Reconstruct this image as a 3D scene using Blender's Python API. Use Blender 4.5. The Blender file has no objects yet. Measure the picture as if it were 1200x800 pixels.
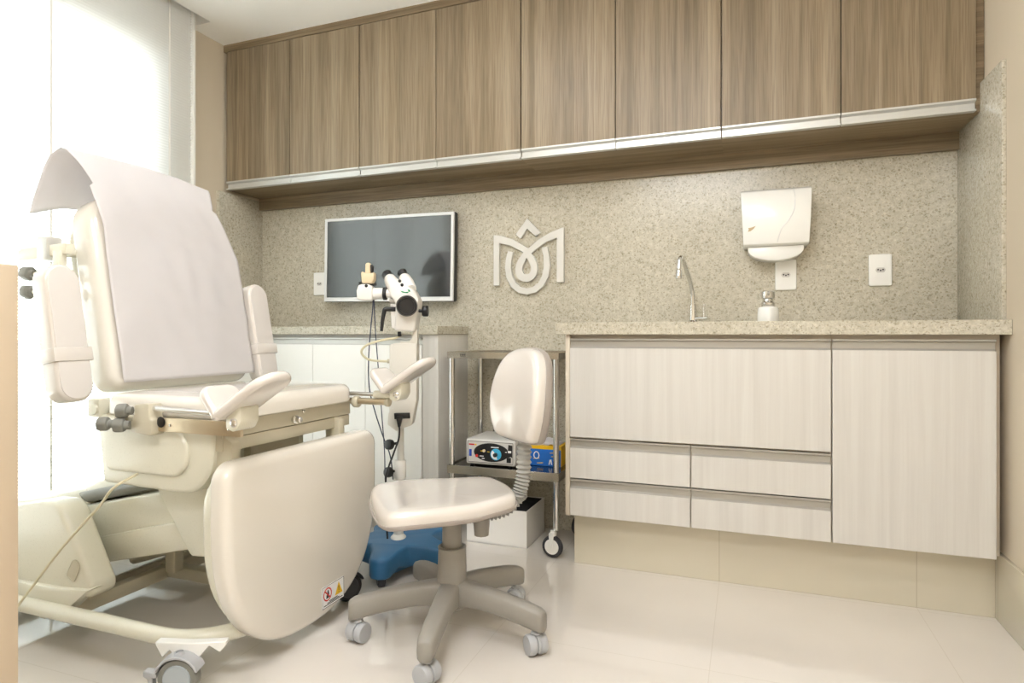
import bpy, bmesh, math, random
from mathutils import Vector, Matrix
random.seed(7)
SC = bpy.context.scene
COL = SC.collection
pi = math.pi
R = math.radians

# ------------------------------------------------------------------ materials
def new_mat(name):
    m = bpy.data.materials.new(name); m.use_nodes = True
    nt = m.node_tree
    b = nt.nodes.get('Principled BSDF')
    return m, nt, b

def srgb(r, g, b):
    f = lambda c: (c/255/12.92) if c/255 <= .04045 else ((c/255+.055)/1.055)**2.4
    return (f(r), f(g), f(b), 1)

def plain(name, col, rough=.5, metal=0., coat=0., spec=.5, bump=0., bscale=300, trans=0.):
    m, nt, b = new_mat(name)
    b.inputs['Base Color'].default_value = col
    b.inputs['Roughness'].default_value = rough
    b.inputs['Metallic'].default_value = metal
    b.inputs['Coat Weight'].default_value = coat
    b.inputs['Coat Roughness'].default_value = .06
    b.inputs['Specular IOR Level'].default_value = spec
    # slight procedural variation so that no surface is perfectly uniform
    tc = nt.nodes.new('ShaderNodeTexCoord')
    nz = nt.nodes.new('ShaderNodeTexNoise'); nz.inputs['Scale'].default_value = bscale
    nt.links.new(tc.outputs['Object'], nz.inputs['Vector'])
    mp = nt.nodes.new('ShaderNodeMapRange')
    mp.inputs['To Min'].default_value = max(0, rough*.9); mp.inputs['To Max'].default_value = min(1, rough*1.12+.004)
    nt.links.new(nz.outputs['Fac'], mp.inputs['Value']); nt.links.new(mp.outputs['Result'], b.inputs['Roughness'])
    if bump:
        bp = nt.nodes.new('ShaderNodeBump'); bp.inputs['Strength'].default_value = bump; bp.inputs['Distance'].default_value = .002
        nt.links.new(nz.outputs['Fac'], bp.inputs['Height']); nt.links.new(bp.outputs['Normal'], b.inputs['Normal'])
    return m

def ramp(nt, stops, interp='LINEAR'):
    r = nt.nodes.new('ShaderNodeValToRGB'); cr = r.color_ramp; cr.interpolation = interp
    while len(cr.elements) > 1: cr.elements.remove(cr.elements[-1])
    cr.elements[0].position = stops[0][0]; cr.elements[0].color = stops[0][1]
    for p, c in stops[1:]:
        e = cr.elements.new(p); e.color = c
    return r

def mixrgb(nt, a, b, fac, mode='MIX'):
    n = nt.nodes.new('ShaderNodeMix'); n.data_type = 'RGBA'; n.blend_type = mode
    for sock, v in ((n.inputs[0], fac), (n.inputs[6], a), (n.inputs[7], b)):
        if hasattr(v, 'links') : nt.links.new(v, sock)
        else: sock.default_value = v
    return n.outputs[2]

def wood(name, c_dark, c_mid, c_light, plank=10., rough=.42, strength=1., axis='Z', band=.5):
    m, nt, b = new_mat(name)
    tc = nt.nodes.new('ShaderNodeTexCoord'); oi = nt.nodes.new('ShaderNodeObjectInfo')
    mul = nt.nodes.new('ShaderNodeMath'); mul.operation = 'MULTIPLY'; mul.inputs[1].default_value = 31.
    nt.links.new(oi.outputs['Random'], mul.inputs[0])
    add = nt.nodes.new('ShaderNodeVectorMath'); add.operation = 'ADD'
    nt.links.new(tc.outputs['Object'], add.inputs[0]); nt.links.new(mul.outputs[0], add.inputs[1])
    def mapped(sx, sy, sz):
        mp = nt.nodes.new('ShaderNodeMapping')
        s = (sx, sy, sz) if axis == 'Z' else (sz, sy, sx)
        mp.inputs['Scale'].default_value = s
        nt.links.new(add.outputs[0], mp.inputs['Vector']); return mp.outputs[0]
    # plank bands
    vor = nt.nodes.new('ShaderNodeTexVoronoi'); vor.inputs['Scale'].default_value = 1.
    nt.links.new(mapped(plank, plank*.3, .0001), vor.inputs['Vector'])
    sep = nt.nodes.new('ShaderNodeSeparateColor'); nt.links.new(vor.outputs['Color'], sep.inputs[0])
    # medium streaks
    n1 = nt.nodes.new('ShaderNodeTexNoise'); n1.inputs['Scale'].default_value = 1.; n1.inputs['Detail'].default_value = 8.; n1.inputs['Distortion'].default_value = .6
    nt.links.new(mapped(30., 30., .8), n1.inputs['Vector'])
    # fine pores
    n2 = nt.nodes.new('ShaderNodeTexNoise'); n2.inputs['Scale'].default_value = 1.; n2.inputs['Detail'].default_value = 3.
    nt.links.new(mapped(230., 230., 6.), n2.inputs['Vector'])
    r1 = ramp(nt, [(.3, c_dark), (.5, c_mid), (.72, c_light)])
    nt.links.new(n1.outputs['Fac'], r1.inputs['Fac'])
    r2 = ramp(nt, [(0, (.76, .74, .71, 1)), (.5, (1, 1, 1, 1)), (1, (1.16, 1.15, 1.12, 1))])
    nt.links.new(sep.outputs[0], r2.inputs['Fac'])
    r3 = ramp(nt, [(.36, (.60, .57, .54, 1)), (.56, (1, 1, 1, 1))])
    nt.links.new(n2.outputs['Fac'], r3.inputs['Fac'])
    c = mixrgb(nt, r1.outputs[0], r2.outputs[0], band, 'MULTIPLY')
    c = mixrgb(nt, c, r3.outputs[0], .55*strength, 'MULTIPLY')
    nt.links.new(c, b.inputs['Base Color'])
    b.inputs['Roughness'].default_value = rough
    bp = nt.nodes.new('ShaderNodeBump'); bp.inputs['Strength'].default_value = .12; bp.inputs['Distance'].default_value = .001
    nt.links.new(n2.outputs['Fac'], bp.inputs['Height']); nt.links.new(bp.outputs['Normal'], b.inputs['Normal'])
    return m

def granite(name):
    m, nt, b = new_mat(name)
    tc = nt.nodes.new('ShaderNodeTexCoord')
    big = nt.nodes.new('ShaderNodeTexNoise'); big.inputs['Scale'].default_value = 2.2; big.inputs['Detail'].default_value = 4
    mid = nt.nodes.new('ShaderNodeTexNoise'); mid.inputs['Scale'].default_value = 70; mid.inputs['Detail'].default_value = 6; mid.inputs['Roughness'].default_value = .75
    vor = nt.nodes.new('ShaderNodeTexVoronoi'); vor.inputs['Scale'].default_value = 260
    v2 = nt.nodes.new('ShaderNodeTexVoronoi'); v2.inputs['Scale'].default_value = 150
    for n in (big, mid, vor, v2): nt.links.new(tc.outputs['Object'], n.inputs['Vector'])
    base = ramp(nt, [(.3, srgb(176, 170, 155)), (.5, srgb(194, 189, 175)), (.7, srgb(210, 206, 195))])
    nt.links.new(mid.outputs['Fac'], base.inputs['Fac'])
    s1 = nt.nodes.new('ShaderNodeSeparateColor'); nt.links.new(vor.outputs['Color'], s1.inputs[0])
    sp = ramp(nt, [(0, (.60, .58, .53, 1)), (.08, (.78, .76, .71, 1)), (.16, (1, 1, 1, 1)), (.8, (1, 1, 1, 1)), (1, (1.15, 1.14, 1.1, 1))])
    nt.links.new(s1.outputs[0], sp.inputs['Fac'])
    s2 = nt.nodes.new('ShaderNodeSeparateColor'); nt.links.new(v2.outputs['Color'], s2.inputs[0])
    sp2 = ramp(nt, [(0, (.68, .66, .61, 1)), (.05, (.82, .80, .76, 1)), (.1, (1, 1, 1, 1))])
    nt.links.new(s2.outputs[1], sp2.inputs['Fac'])
    bg = ramp(nt, [(.3, (.9, .89, .86, 1)), (.7, (1.05, 1.05, 1.04, 1))]); nt.links.new(big.outputs['Fac'], bg.inputs['Fac'])
    c = mixrgb(nt, base.outputs[0], sp.outputs[0], .85, 'MULTIPLY')
    c = mixrgb(nt, c, sp2.outputs[0], .9, 'MULTIPLY')
    c = mixrgb(nt, c, bg.outputs[0], 1., 'MULTIPLY')
    nt.links.new(c, b.inputs['Base Color'])
    b.inputs['Roughness'].default_value = .22
    return m

def tile(name, col, grout, size, ox, oy, rough, plane='XY', msize=.0016):
    m, nt, b = new_mat(name)
    tc = nt.nodes.new('ShaderNodeTexCoord'); mp = nt.nodes.new('ShaderNodeMapping')
    mp.inputs['Location'].default_value = (ox, oy, 0)
    if plane == 'XZ': mp.inputs['Rotation'].default_value = (R(-90), 0, 0)
    nt.links.new(tc.outputs['Object'], mp.inputs['Vector'])
    br = nt.nodes.new('ShaderNodeTexBrick'); br.offset = 0
    br.inputs['Scale'].default_value = 1; br.inputs['Brick Width'].default_value = size; br.inputs['Row Height'].default_value = size
    br.inputs['Mortar Size'].default_value = msize; br.inputs['Mortar Smooth'].default_value = .1
    br.inputs['Color1'].default_value = col; br.inputs['Color2'].default_value = col; br.inputs['Mortar'].default_value = grout
    nt.links.new(mp.outputs[0], br.inputs['Vector'])
    nz = nt.nodes.new('ShaderNodeTexNoise'); nz.inputs['Scale'].default_value = 3; nt.links.new(tc.outputs['Object'], nz.inputs['Vector'])
    rp = ramp(nt, [(.3, (.97, .97, .97, 1)), (.7, (1.02, 1.02, 1.02, 1))]); nt.links.new(nz.outputs['Fac'], rp.inputs['Fac'])
    c = mixrgb(nt, br.outputs['Color'], rp.outputs[0], 1., 'MULTIPLY')
    nt.links.new(c, b.inputs['Base Color'])
    b.inputs['Roughness'].default_value = rough
    b.inputs['Specular IOR Level'].default_value = .95; b.inputs['Coat Weight'].default_value = .5; b.inputs['Coat Roughness'].default_value = .02
    return m

def emit(name, col, strength):
    m = bpy.data.materials.new(name); m.use_nodes = True; nt = m.node_tree
    nt.nodes.remove(nt.nodes['Principled BSDF'])
    e = nt.nodes.new('ShaderNodeEmission'); e.inputs[0].default_value = col; e.inputs[1].default_value = strength
    nt.links.new(e.outputs[0], nt.nodes['Material Output'].inputs[0]); return m

def translucent(name, col, fac, rough=.5):
    m, nt, b = new_mat(name)
    b.inputs['Base Color'].default_value = col; b.inputs['Roughness'].default_value = rough
    t = nt.nodes.new('ShaderNodeBsdfTranslucent'); t.inputs[0].default_value = col
    mx = nt.nodes.new('ShaderNodeMixShader'); mx.inputs[0].default_value = fac
    nt.links.new(b.outputs[0], mx.inputs[1]); nt.links.new(t.outputs[0], mx.inputs[2])
    nt.links.new(mx.outputs[0], nt.nodes['Material Output'].inputs[0])
    return m

def pane(name):
    m = bpy.data.materials.new(name); m.use_nodes = True; nt = m.node_tree
    nt.nodes.remove(nt.nodes['Principled BSDF'])
    t = nt.nodes.new('ShaderNodeBsdfTransparent'); t.inputs[0].default_value = (.96, .98, .97, 1)
    g = nt.nodes.new('ShaderNodeBsdfGlossy'); g.inputs['Roughness'].default_value = .02
    fr = nt.nodes.new('ShaderNodeFresnel'); fr.inputs[0].default_value = 1.45
    mx = nt.nodes.new('ShaderNodeMixShader')
    nt.links.new(fr.outputs[0], mx.inputs[0]); nt.links.new(t.outputs[0], mx.inputs[1]); nt.links.new(g.outputs[0], mx.inputs[2])
    nt.links.new(mx.outputs[0], nt.nodes['Material Output'].inputs[0]); return m

M = {}
M['wood'] = wood('oak_laminate', srgb(122, 107, 84), srgb(140, 124, 101), srgb(157, 142, 119), plank=15., band=.62)
M['woodx'] = wood('oak_laminate_cross', srgb(112, 96, 74), srgb(136, 119, 94), srgb(156, 140, 115), plank=13., axis='X', band=.5)
M['pale'] = wood('pale_ash_laminate', srgb(204, 201, 196), srgb(209, 206, 201), srgb(214, 212, 207), plank=8., strength=.10, rough=.38, band=.05)
M['palein'] = plain('pale_carcass', srgb(206, 196, 180), .5)
M['granite'] = granite('beige_granite')
M['floor'] = tile('polished_porcelain', srgb(220, 214, 207), srgb(209, 202, 193), .588, .088, .1, .05, msize=.0011)
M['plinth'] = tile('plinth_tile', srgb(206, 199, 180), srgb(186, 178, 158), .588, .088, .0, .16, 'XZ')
M['baseb'] = tile('baseboard_tile', srgb(228, 220, 200), srgb(205, 196, 176), .588, .088, .1, .12)
M['wall'] = plain('beige_paint', srgb(208, 196, 176), .7, bump=.05)
M['ceil'] = plain('white_ceiling_paint', srgb(248, 247, 244), .8)
M['alu'] = plain('satin_aluminium', srgb(206, 206, 203), .32, .4)
M['alug'] = plain('grey_aluminium', srgb(176, 173, 166), .35, .4)
M['chrome'] = plain('chrome', srgb(225, 225, 225), .08, 1.)
M['steel'] = plain('brushed_steel', srgb(205, 202, 194), .22, 1.)
M['steelb'] = plain('worn_steel_bar', srgb(205, 190, 165), .32, .85)
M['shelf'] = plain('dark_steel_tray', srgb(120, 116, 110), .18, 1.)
M['cream'] = plain('cream_enamel', srgb(220, 217, 201), .28, coat=.3)
M['creamd'] = plain('greyed_cream_enamel', srgb(194, 187, 167), .35)
M['vinyl'] = plain('cream_vinyl', srgb(222, 217, 208), .16, coat=.8, bump=.02, bscale=500)
M['vinylw'] = plain('white_vinyl', srgb(214, 208, 202), .13, coat=.9)
M['vinylg'] = plain('light_grey_vinyl', srgb(212, 207, 203), .35, coat=.1)
M['paper'] = translucent('white_paper_sheet', srgb(231, 228, 229), .37, .75)
M['slat'] = translucent('white_blind_slat', srgb(246, 248, 248), .15, .45)
M['whitep'] = plain('white_plastic', srgb(242, 242, 239), .25, coat=.3)
M['scope'] = plain('white_enamel', srgb(236, 234, 230), .3, coat=.2)
M['scopeg'] = plain('pale_grey_enamel', srgb(214, 211, 203), .35)
M['black'] = plain('black_plastic', srgb(28, 28, 30), .35)
M['rubber'] = plain('dark_rubber', srgb(52, 52, 56), .6)
M['greyk'] = plain('grey_plastic', srgb(128, 128, 122), .4)
M['greyc'] = plain('caster_grey', srgb(176, 178, 182), .35)
M['greyl'] = plain('caster_hub_grey', srgb(172, 180, 186), .4)
M['stoolp'] = plain('taupe_plastic', srgb(146, 142, 135), .42)
M['shellg'] = plain('grey_shell_plastic', srgb(164, 156, 150), .45)
M['bellow'] = plain('grey_bellows', srgb(160, 160, 156), .45)
M['blue'] = plain('blue_enamel', srgb(44, 100, 142), .42)
M['beige'] = plain('beige_plastic', srgb(222, 204, 172), .45)
M['cablec'] = plain('cream_cable', srgb(214, 206, 176), .45)
M['cabled'] = plain('dark_slate_cable', srgb(58, 64, 84), .5)
M['screen'] = plain('dark_screen', srgb(36, 42, 46), .09, spec=1.)
M['screen'].node_tree.nodes['Principled BSDF'].inputs['Coat Weight'].default_value = 1.
M['silver'] = plain('silver_plastic', srgb(228, 229, 230), .35, .3)
M['mirror'] = plain('polished_metal_logo', srgb(226, 226, 223), .25, .25)
M['boxw'] = plain('white_carton', srgb(238, 235, 230), .5)
M['liner'] = plain('black_cloth', srgb(26, 26, 28), .85, bump=.6, bscale=60)
M['panelb'] = plain('beige_laminate', srgb(192, 175, 152), .5)
M['esu'] = plain('light_grey_metal_case', srgb(206, 204, 200), .4)
M['c_blue'] = plain('print_blue', srgb(28, 110, 205), .45)
M['c_sky'] = plain('print_light_blue', srgb(70, 180, 225), .4)
M['c_yel'] = plain('print_yellow', srgb(238, 192, 30), .45)
M['c_red'] = plain('print_red', srgb(205, 50, 42), .45)
M['c_white'] = plain('print_white', srgb(240, 240, 240), .5)
M['c_dark'] = plain('print_dark', srgb(45, 45, 50), .5)
M['c_green'] = plain('print_green', srgb(30, 150, 90), .5)
M['c_navy'] = plain('switch_blue', srgb(36, 70, 170), .4)
M['c_gold'] = plain('gold_mark', srgb(196, 176, 140), .5)
M['fill_glow'] = emit('ceiling_fill_glow', (.985, .995, 1, 1), 13.)  # glow of the added, unseen fill lights
M['glass'] = pane('window_glass')

# ------------------------------------------------------------------ mesh builder
def frame(o, u, v, w):
    o, u, v, w = Vector(o), Vector(u), Vector(v), Vector(w)
    return lambda a, b, c=0: o + u*a + v*b + w*c

class MB:
    def __init__(s): s.v = []; s.f = []; s.m = []
    def add(s, vs, fs, mi=0):
        k = len(s.v); s.v += [Vector(p) for p in vs]
        for f in fs: s.f.append([i+k for i in f]); s.m.append(mi)
        return s
    def bm(s, bm, mi=0, T=None):
        bm.verts.index_update()
        vs = [(T @ v.co if T else v.co.copy()) for v in bm.verts]
        s.add(vs, [[v.index for v in f.verts] for f in bm.faces], mi); bm.free(); return s
    def box(s, x0, y0, z0, x1, y1, z1, bev=0, seg=2, mi=0, T=None):
        b = bmesh.new(); bmesh.ops.create_cube(b, size=1)
        for v in b.verts: v.co = Vector(((x0+x1)/2+v.co.x*(x1-x0), (y0+y1)/2+v.co.y*(y1-y0), (z0+z1)/2+v.co.z*(z1-z0)))
        if bev: bmesh.ops.bevel(b, geom=b.edges[:], offset=bev, segments=seg, profile=.5, affect='EDGES')
        return s.bm(b, mi, T)
    def prism(s, pts, fr, d0, d1, bev=0, seg=2, mi=0):
        """outline pts (a,b) in frame fr, extruded from c=d0 to c=d1"""
        b = bmesh.new()
        lo = [b.verts.new(fr(p[0], p[1], d0)) for p in pts]; hi = [b.verts.new(fr(p[0], p[1], d1)) for p in pts]
        n = len(pts)
        b.faces.new(lo[::-1]); b.faces.new(hi)
        for i in range(n): b.faces.new((lo[i], lo[(i+1) % n], hi[(i+1) % n], hi[i]))
        bmesh.ops.recalc_face_normals(b, faces=b.faces[:])
        if bev:
            es = [e for e in b.edges if e.calc_face_angle(0) > R(25)]
            bmesh.ops.bevel(b, geom=es, offset=bev, segments=seg, profile=.5, affect='EDGES', clamp_overlap=True)
        return s.bm(b, mi)
    def tube(s, pts, r, n=12, closed=False, mi=0, flat=None):
        pts = [Vector(p) for p in pts]; N = len(pts)
        rr = r if isinstance(r, (list, tuple)) else [r]*N
        tan = []
        for i in range(N):
            a = pts[(i-1) % N] if (closed or i > 0) else pts[i]
            c = pts[(i+1) % N] if (closed or i < N-1) else pts[i]
            tan.append((c-a).normalized())
        t0 = tan[0]; ref = Vector((0, 0, 1)) if abs(t0.z) < .9 else Vector((1, 0, 0))
        nrm = (ref - t0*ref.dot(t0)).normalized()
        vs = []
        for i in range(N):
            t = tan[i]; nrm = (nrm - t*nrm.dot(t)).normalized(); bi = t.cross(nrm)
            for k in range(n):
                a = 2*pi*k/n; vs.append(pts[i] + (nrm*math.cos(a)+bi*math.sin(a))*rr[i])
        fs = []
        for i in range(N if closed else N-1):
            j = (i+1) % N
            for k in range(n): fs.append((i*n+k, i*n+(k+1) % n, j*n+(k+1) % n, j*n+k))
        if not closed: fs.append(tuple(range(n))[::-1]); fs.append(tuple((N-1)*n+k for k in range(n)))
        return s.add(vs, fs, mi)
    def lathe(s, prof, o, ax=(0, 0, 1), n=28, mi=0):
        """prof: (radius, height) along axis ax from o"""
        o = Vector(o); ax = Vector(ax).normalized()
        ref = Vector((1, 0, 0)) if abs(ax.x) < .9 else Vector((0, 1, 0))
        u = (ref-ax*ref.dot(ax)).normalized(); w = ax.cross(u)
        vs = []; fs = []
        for r, h in prof:
            for k in range(n):
                a = 2*pi*k/n; vs.append(o+ax*h+(u*math.cos(a)+w*math.sin(a))*max(r, 1e-5))
        for i in range(len(prof)-1):
            for k in range(n): fs.append((i*n+k, i*n+(k+1) % n, (i+1)*n+(k+1) % n, (i+1)*n+k))
        fs.append(tuple(range(n))[::-1]); fs.append(tuple((len(prof)-1)*n+k for k in range(n)))
        return s.add(vs, fs, mi)
    def sphere(s, c, r, sc=(1, 1, 1), mi=0, n=16):
        b = bmesh.new(); bmesh.ops.create_uvsphere(b, u_segments=n, v_segments=n//2+2, radius=r)
        for v in b.verts: v.co = Vector(c)+Vector((v.co.x*sc[0], v.co.y*sc[1], v.co.z*sc[2]))
        return s.bm(b, mi)
    def pad(s, outline, fr, t, r1, r0=.003, crown=0., mi=0, q=5):
        """cushion: outline (ccw) in fr's a,b plane, thickness t along c; front edge radius r1, back r0, bulge crown"""
        n = len(outline); P = [Vector((p[0], p[1])) for p in outline]; nr = []
        for i in range(n):
            e0 = (P[i]-P[i-1]); e1 = (P[(i+1) % n]-P[i])
            n0 = Vector((e0.y, -e0.x)).normalized(); n1 = Vector((e1.y, -e1.x)).normalized()
            nr.append(((n0+n1).normalized())/max(.5, math.sqrt(max(.05, (1+n0.dot(n1))/2))))
        c = sum(P, Vector((0, 0)))/n
        rings = []
        for k in range(q+1):
            a = (1-k/q)*pi/2; rings.append((r0*(1-math.cos(a)), r0*(1-math.sin(a)), 1.))
        for k in range(q+1):
            a = k/q*pi/2; rings.append((r1*(1-math.cos(a)), t-r1+r1*math.sin(a), 1.))
        if crown:
            for sc, hh in ((.86, .45), (.66, .78), (.4, .95), (.15, 1.)): rings.append((r1, t+crown*hh, sc))
        vs = []; fs = []
        for ins, h, sc in rings:
            for i in range(n):
                p = P[i]-nr[i]*ins
                if sc != 1: p = c+(p-c)*sc
                vs.append(fr(p.x, p.y, h))
        for j in range(len(rings)-1):
            for i in range(n): fs.append((j*n+i, j*n+(i+1) % n, (j+1)*n+(i+1) % n, (j+1)*n+i))
        fs.append(tuple(range(n))[::-1]); fs.append(tuple((len(rings)-1)*n+i for i in range(n)))
        return s.add(vs, fs, mi)
    def grid(s, fn, nu, nv, mi=0):
        vs = [fn(i/nu, j/nv) for j in range(nv+1) for i in range(nu+1)]
        fs = [(j*(nu+1)+i, j*(nu+1)+i+1, (j+1)*(nu+1)+i+1, (j+1)*(nu+1)+i) for j in range(nv) for i in range(nu)]
        return s.add(vs, fs, mi)

def spline(pts, n=8, closed=False):
    P = [Vector(p) for p in pts]; N = len(P); out = []
    for i in range(N if closed else N-1):
        g = lambda k: P[k % N] if closed else P[max(0, min(N-1, k))]
        p0, p1, p2, p3 = g(i-1), g(i), g(i+1), g(i+2)
        for k in range(n):
            t = k/n
            out.append(.5*((2*p1)+(-p0+p2)*t+(2*p0-5*p1+4*p2-p3)*t*t+(-p0+3*p1-3*p2+p3)*t**3))
    if not closed: out.append(P[-1])
    return out

def rrect(x0, y0, x1, y1, r, n=7):
    if not isinstance(r, (list, tuple)): r = [r]*4
    out = []
    for (cx, cy, a0, rr) in ((x1-r[0], y0+r[0], -90, r[0]), (x1-r[1], y1-r[1], 0, r[1]), (x0+r[2], y1-r[2], 90, r[2]), (x0+r[3], y0+r[3], 180, r[3])):
        for k in range(n+1):
            a = R(a0+90*k/n); out.append((cx+rr*math.cos(a), cy+rr*math.sin(a)))
    return out   # order: bottom-right, top-right, top-left, bottom-left

def subdiv(pts, m):
    """insert points so that no edge is longer than m"""
    out = []
    for i, p in enumerate(pts):
        q = pts[(i+1) % len(pts)]; L = math.dist(p, q); k = max(1, int(L/m))
        for j in range(k): out.append((p[0]+(q[0]-p[0])*j/k, p[1]+(q[1]-p[1])*j/k))
    return out

def chain(o):
    m = Matrix.Identity(4)
    while o: m = o.matrix_basis @ m; o = o.parent
    return m

def P(name, mb, mats, parent=None, label=None, kind=None, ang=38, local=False, solid=0):
    """one mesh object; vertices are given in the world unless local"""
    me = bpy.data.meshes.new(name)
    vs = mb.v
    if parent and not local:
        T = chain(parent).inverted(); vs = [T @ v for v in vs]
    me.from_pydata([tuple(v) for v in vs], [], mb.f)
    if not isinstance(mats, (list, tuple)): mats = [mats]
    for m in mats: me.materials.append(M[m])
    for p, mi in zip(me.polygons, mb.m): p.material_index = mi
    b = bmesh.new(); b.from_mesh(me); bmesh.ops.recalc_face_normals(b, faces=b.faces[:]); b.to_mesh(me); b.free()
    for p in me.polygons: p.use_smooth = True
    me.set_sharp_from_angle(angle=R(ang))
    o = bpy.data.objects.new(name, me); COL.objects.link(o)
    if parent: o.parent = parent
    if label: o['label'] = label
    if kind: o['kind'] = kind
    if solid:
        md = o.modifiers.new('thickness', 'SOLIDIFY'); md.thickness = solid; md.offset = 0
    return o

def tag(o, label, cat, group=None):
    o['label'] = label; o['category'] = cat
    if group: o['group'] = group
    return o

def thing(name, label, cat, loc=(0, 0, 0), rz=0, group=None):
    o = bpy.data.objects.new(name, None); COL.objects.link(o)
    o.location = loc; o.rotation_euler = (0, 0, rz); o.empty_display_size = .05
    o.matrix_basis = Matrix.Translation(loc) @ Matrix.Rotation(rz, 4, 'Z')
    return tag(o, label, cat, group)

def dup(root, loc, label=None, parent=None):
    c = root.copy(); COL.objects.link(c)
    if parent: c.parent = parent
    if loc is not None: c.location = loc
    if label: c['label'] = label
    for ch in list(root.children): dup(ch, None, None, c)
    return c

def st(name, mb, mat, **k): return P(name, mb, mat, kind='structure', **k)

XY = frame((0, 0, 0), (1, 0, 0), (0, 1, 0), (0, 0, 1))
def XZ(y): return frame((0, y, 0), (1, 0, 0), (0, 0, 1), (0, 1, 0))     # outline (x,z), extruded along +y
def YZ(x): return frame((x, 0, 0), (0, 1, 0), (0, 0, 1), (1, 0, 0))     # outline (y,z), extruded along +x

# ------------------------------------------------------------------ the room
XL, XR, YB, YF, ZC = -2.43, .715, 2.65, -1.7, 2.291
ZW = 2.45
st('floor', MB().box(XL-.3, YF-.1, -.08, XR+.15, YB+.15, 0), 'floor')
c = MB()
c.box(XL, 2.19, ZC, XR, YB, ZW+.1); c.box(-2.303, YF, ZC, XR, 2.19, ZW+.1)
st('ceiling', c, 'ceil')
st('trim_1', MB().box(XL-.2, YF, ZW, -2.303, 2.19, ZW+.1), 'ceil', label='white lid of the recessed blind pocket in the ceiling')
st('wall_back', MB().box(XL-.2, YB, 0, XR+.15, YB+.15, ZW+.1), 'wall')
st('wall_right', MB().box(XR, YF-.1, 0, XR+.15, YB, ZW+.1), 'wall')
st('wall_front', MB().box(XL-.2, YF-.15, 0, XR, YF, ZW+.1), 'wall')
WY0, WY1, WZ0, WZ1 = .35, 1.99, .12, 2.137
w = MB()
w.box(XL-.2, YF, 0, XL, WY0, ZW); w.box(XL-.2, WY1, 0, XL, YB, ZW)
w.box(XL-.2, WY0, 0, XL, WY1, WZ0); w.box(XL-.2, WY0, WZ1, XL, WY1, ZW)
st('wall_left', w, 'wall')
# window in the left wall
wf = MB(); x0, x1 = XL-.11, XL-.06
for a in ((WY0, WZ0, WY1, WZ0+.045), (WY0, WZ1-.045, WY1, WZ1), (WY0, WZ0+.045, WY0+.045, WZ1-.045), (WY1-.045, WZ0+.045, WY1, WZ1-.045), (1.14, WZ0+.045, 1.19, WZ1-.045)):
    wf.box(x0, a[0], a[1], x1, a[2], a[3], .003)
win = P('window_1', wf, 'alug', kind='structure', label='aluminium window frame behind the white blind')
for ya, yb in ((WY0+.045, 1.14), (1.19, WY1-.045)):
    P('glass_pane', MB().box(XL-.088, ya, WZ0+.045, XL-.082, yb, WZ1-.045), 'glass', win)

# baseboard of the right wall and the tiled plinth under the sink cabinet
bb = MB(); bb.box(.703, YF, 0, XR, 2.276, .205, .002)
st('baseboard_right', bb, 'baseb')
bl = MB(); bl.box(XL, YF, 0, XL+.012, 2.345, .1, .002)
st('baseboard_left', bl, 'baseb')
st('trim_2', MB().box(-.605, 2.276, 0, .703, 2.62, .2), 'plinth', label='tiled plinth recessed under the sink cabinet')

# granite cladding
g = MB(); g.box(-2.41, 2.635, .0, .703, YB, 1.512)
st('trim_3', g, 'granite', label='speckled beige granite splashback on the back wall')
st('trim_4', MB().box(.703, 2.222, .9, XR, 2.635, 1.665, .0015), 'granite', label='granite side splash on the right wall')
st('trim_5', MB().box(XL, 2.345, .9, -2.41, YB, 1.56, .0015), 'granite', label='granite side splash on the left wall')

# ------------------------------------------------------------------ wall cabinets
U0, U1, UY = -2.413, .691, 2.391
UW = (U1-U0)/4
def wall_cabinet(label):
    t = thing('wall_cabinet', label, 'cabinet', (U0, UY, 1.573), 0, 'oak wall cabinets in a row under the ceiling')
    hw = UW/2
    P('carcass', MB().box(0, .02, 0, UW, .259-.015, .683), 'woodx', t, local=True)
    for k in range(2):
        a = k*hw+.0015+(.001 if k == 0 else 0); b = (k+1)*hw-.0015-(.001 if k else 0)
        d = P('door', MB().box(a, 0, .040, b, .019, .681, .0008, 1), 'wood', t, local=True)
        pr = [(0, .040), (-.004, .0395), (-.004, .0335), (.002, .031), (.010, .028), (.010, .010), (.002, .0065), (-.004, .005), (-.004, .0), (.019, .0), (.019, .040)]
        fr = frame((a, 0, 0), (0, 1, 0), (0, 0, 1), (1, 0, 0))
        P('handle_rail', MB().prism(pr, fr, 0, b-a), 'alu', d, 'pale aluminium finger-pull rail along the lower door edge', local=True, ang=20)
    return t
wc = wall_cabinet('oak double-door wall cabinet at the left end of the row, nearest the window')
dup(wc, (U0+UW, UY, 1.573), 'oak double-door wall cabinet directly above the wall-mounted screen, second from window')
dup(wc, (U0+2*UW, UY, 1.573), 'oak double-door wall cabinet above the left half of the sink counter, third from window')
dup(wc, (U0+3*UW, UY, 1.573), 'oak double-door wall cabinet at the right end, above towel dispenser and sockets')
t = MB(); t.box(-2.43, UY, 2.257, .703, UY+.02, ZC)
tag(P('cornice_board', t, 'woodx'), 'narrow dark oak filler board between the wall cabinets and ceiling', 'board')
tag(P('valance_board', MB().box(-2.41, 2.612, 1.512, .703, 2.634, 1.573), 'woodx'), 'oak strip along the wall under the row of wall cabinets', 'board')
tag(P('filler_panel', MB().box(.691, UY+.012, 1.573, .714, YB-.01, 2.257), 'woodx'), 'dark oak filler closing the gap between wall cabinets and right wall', 'board')

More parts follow.
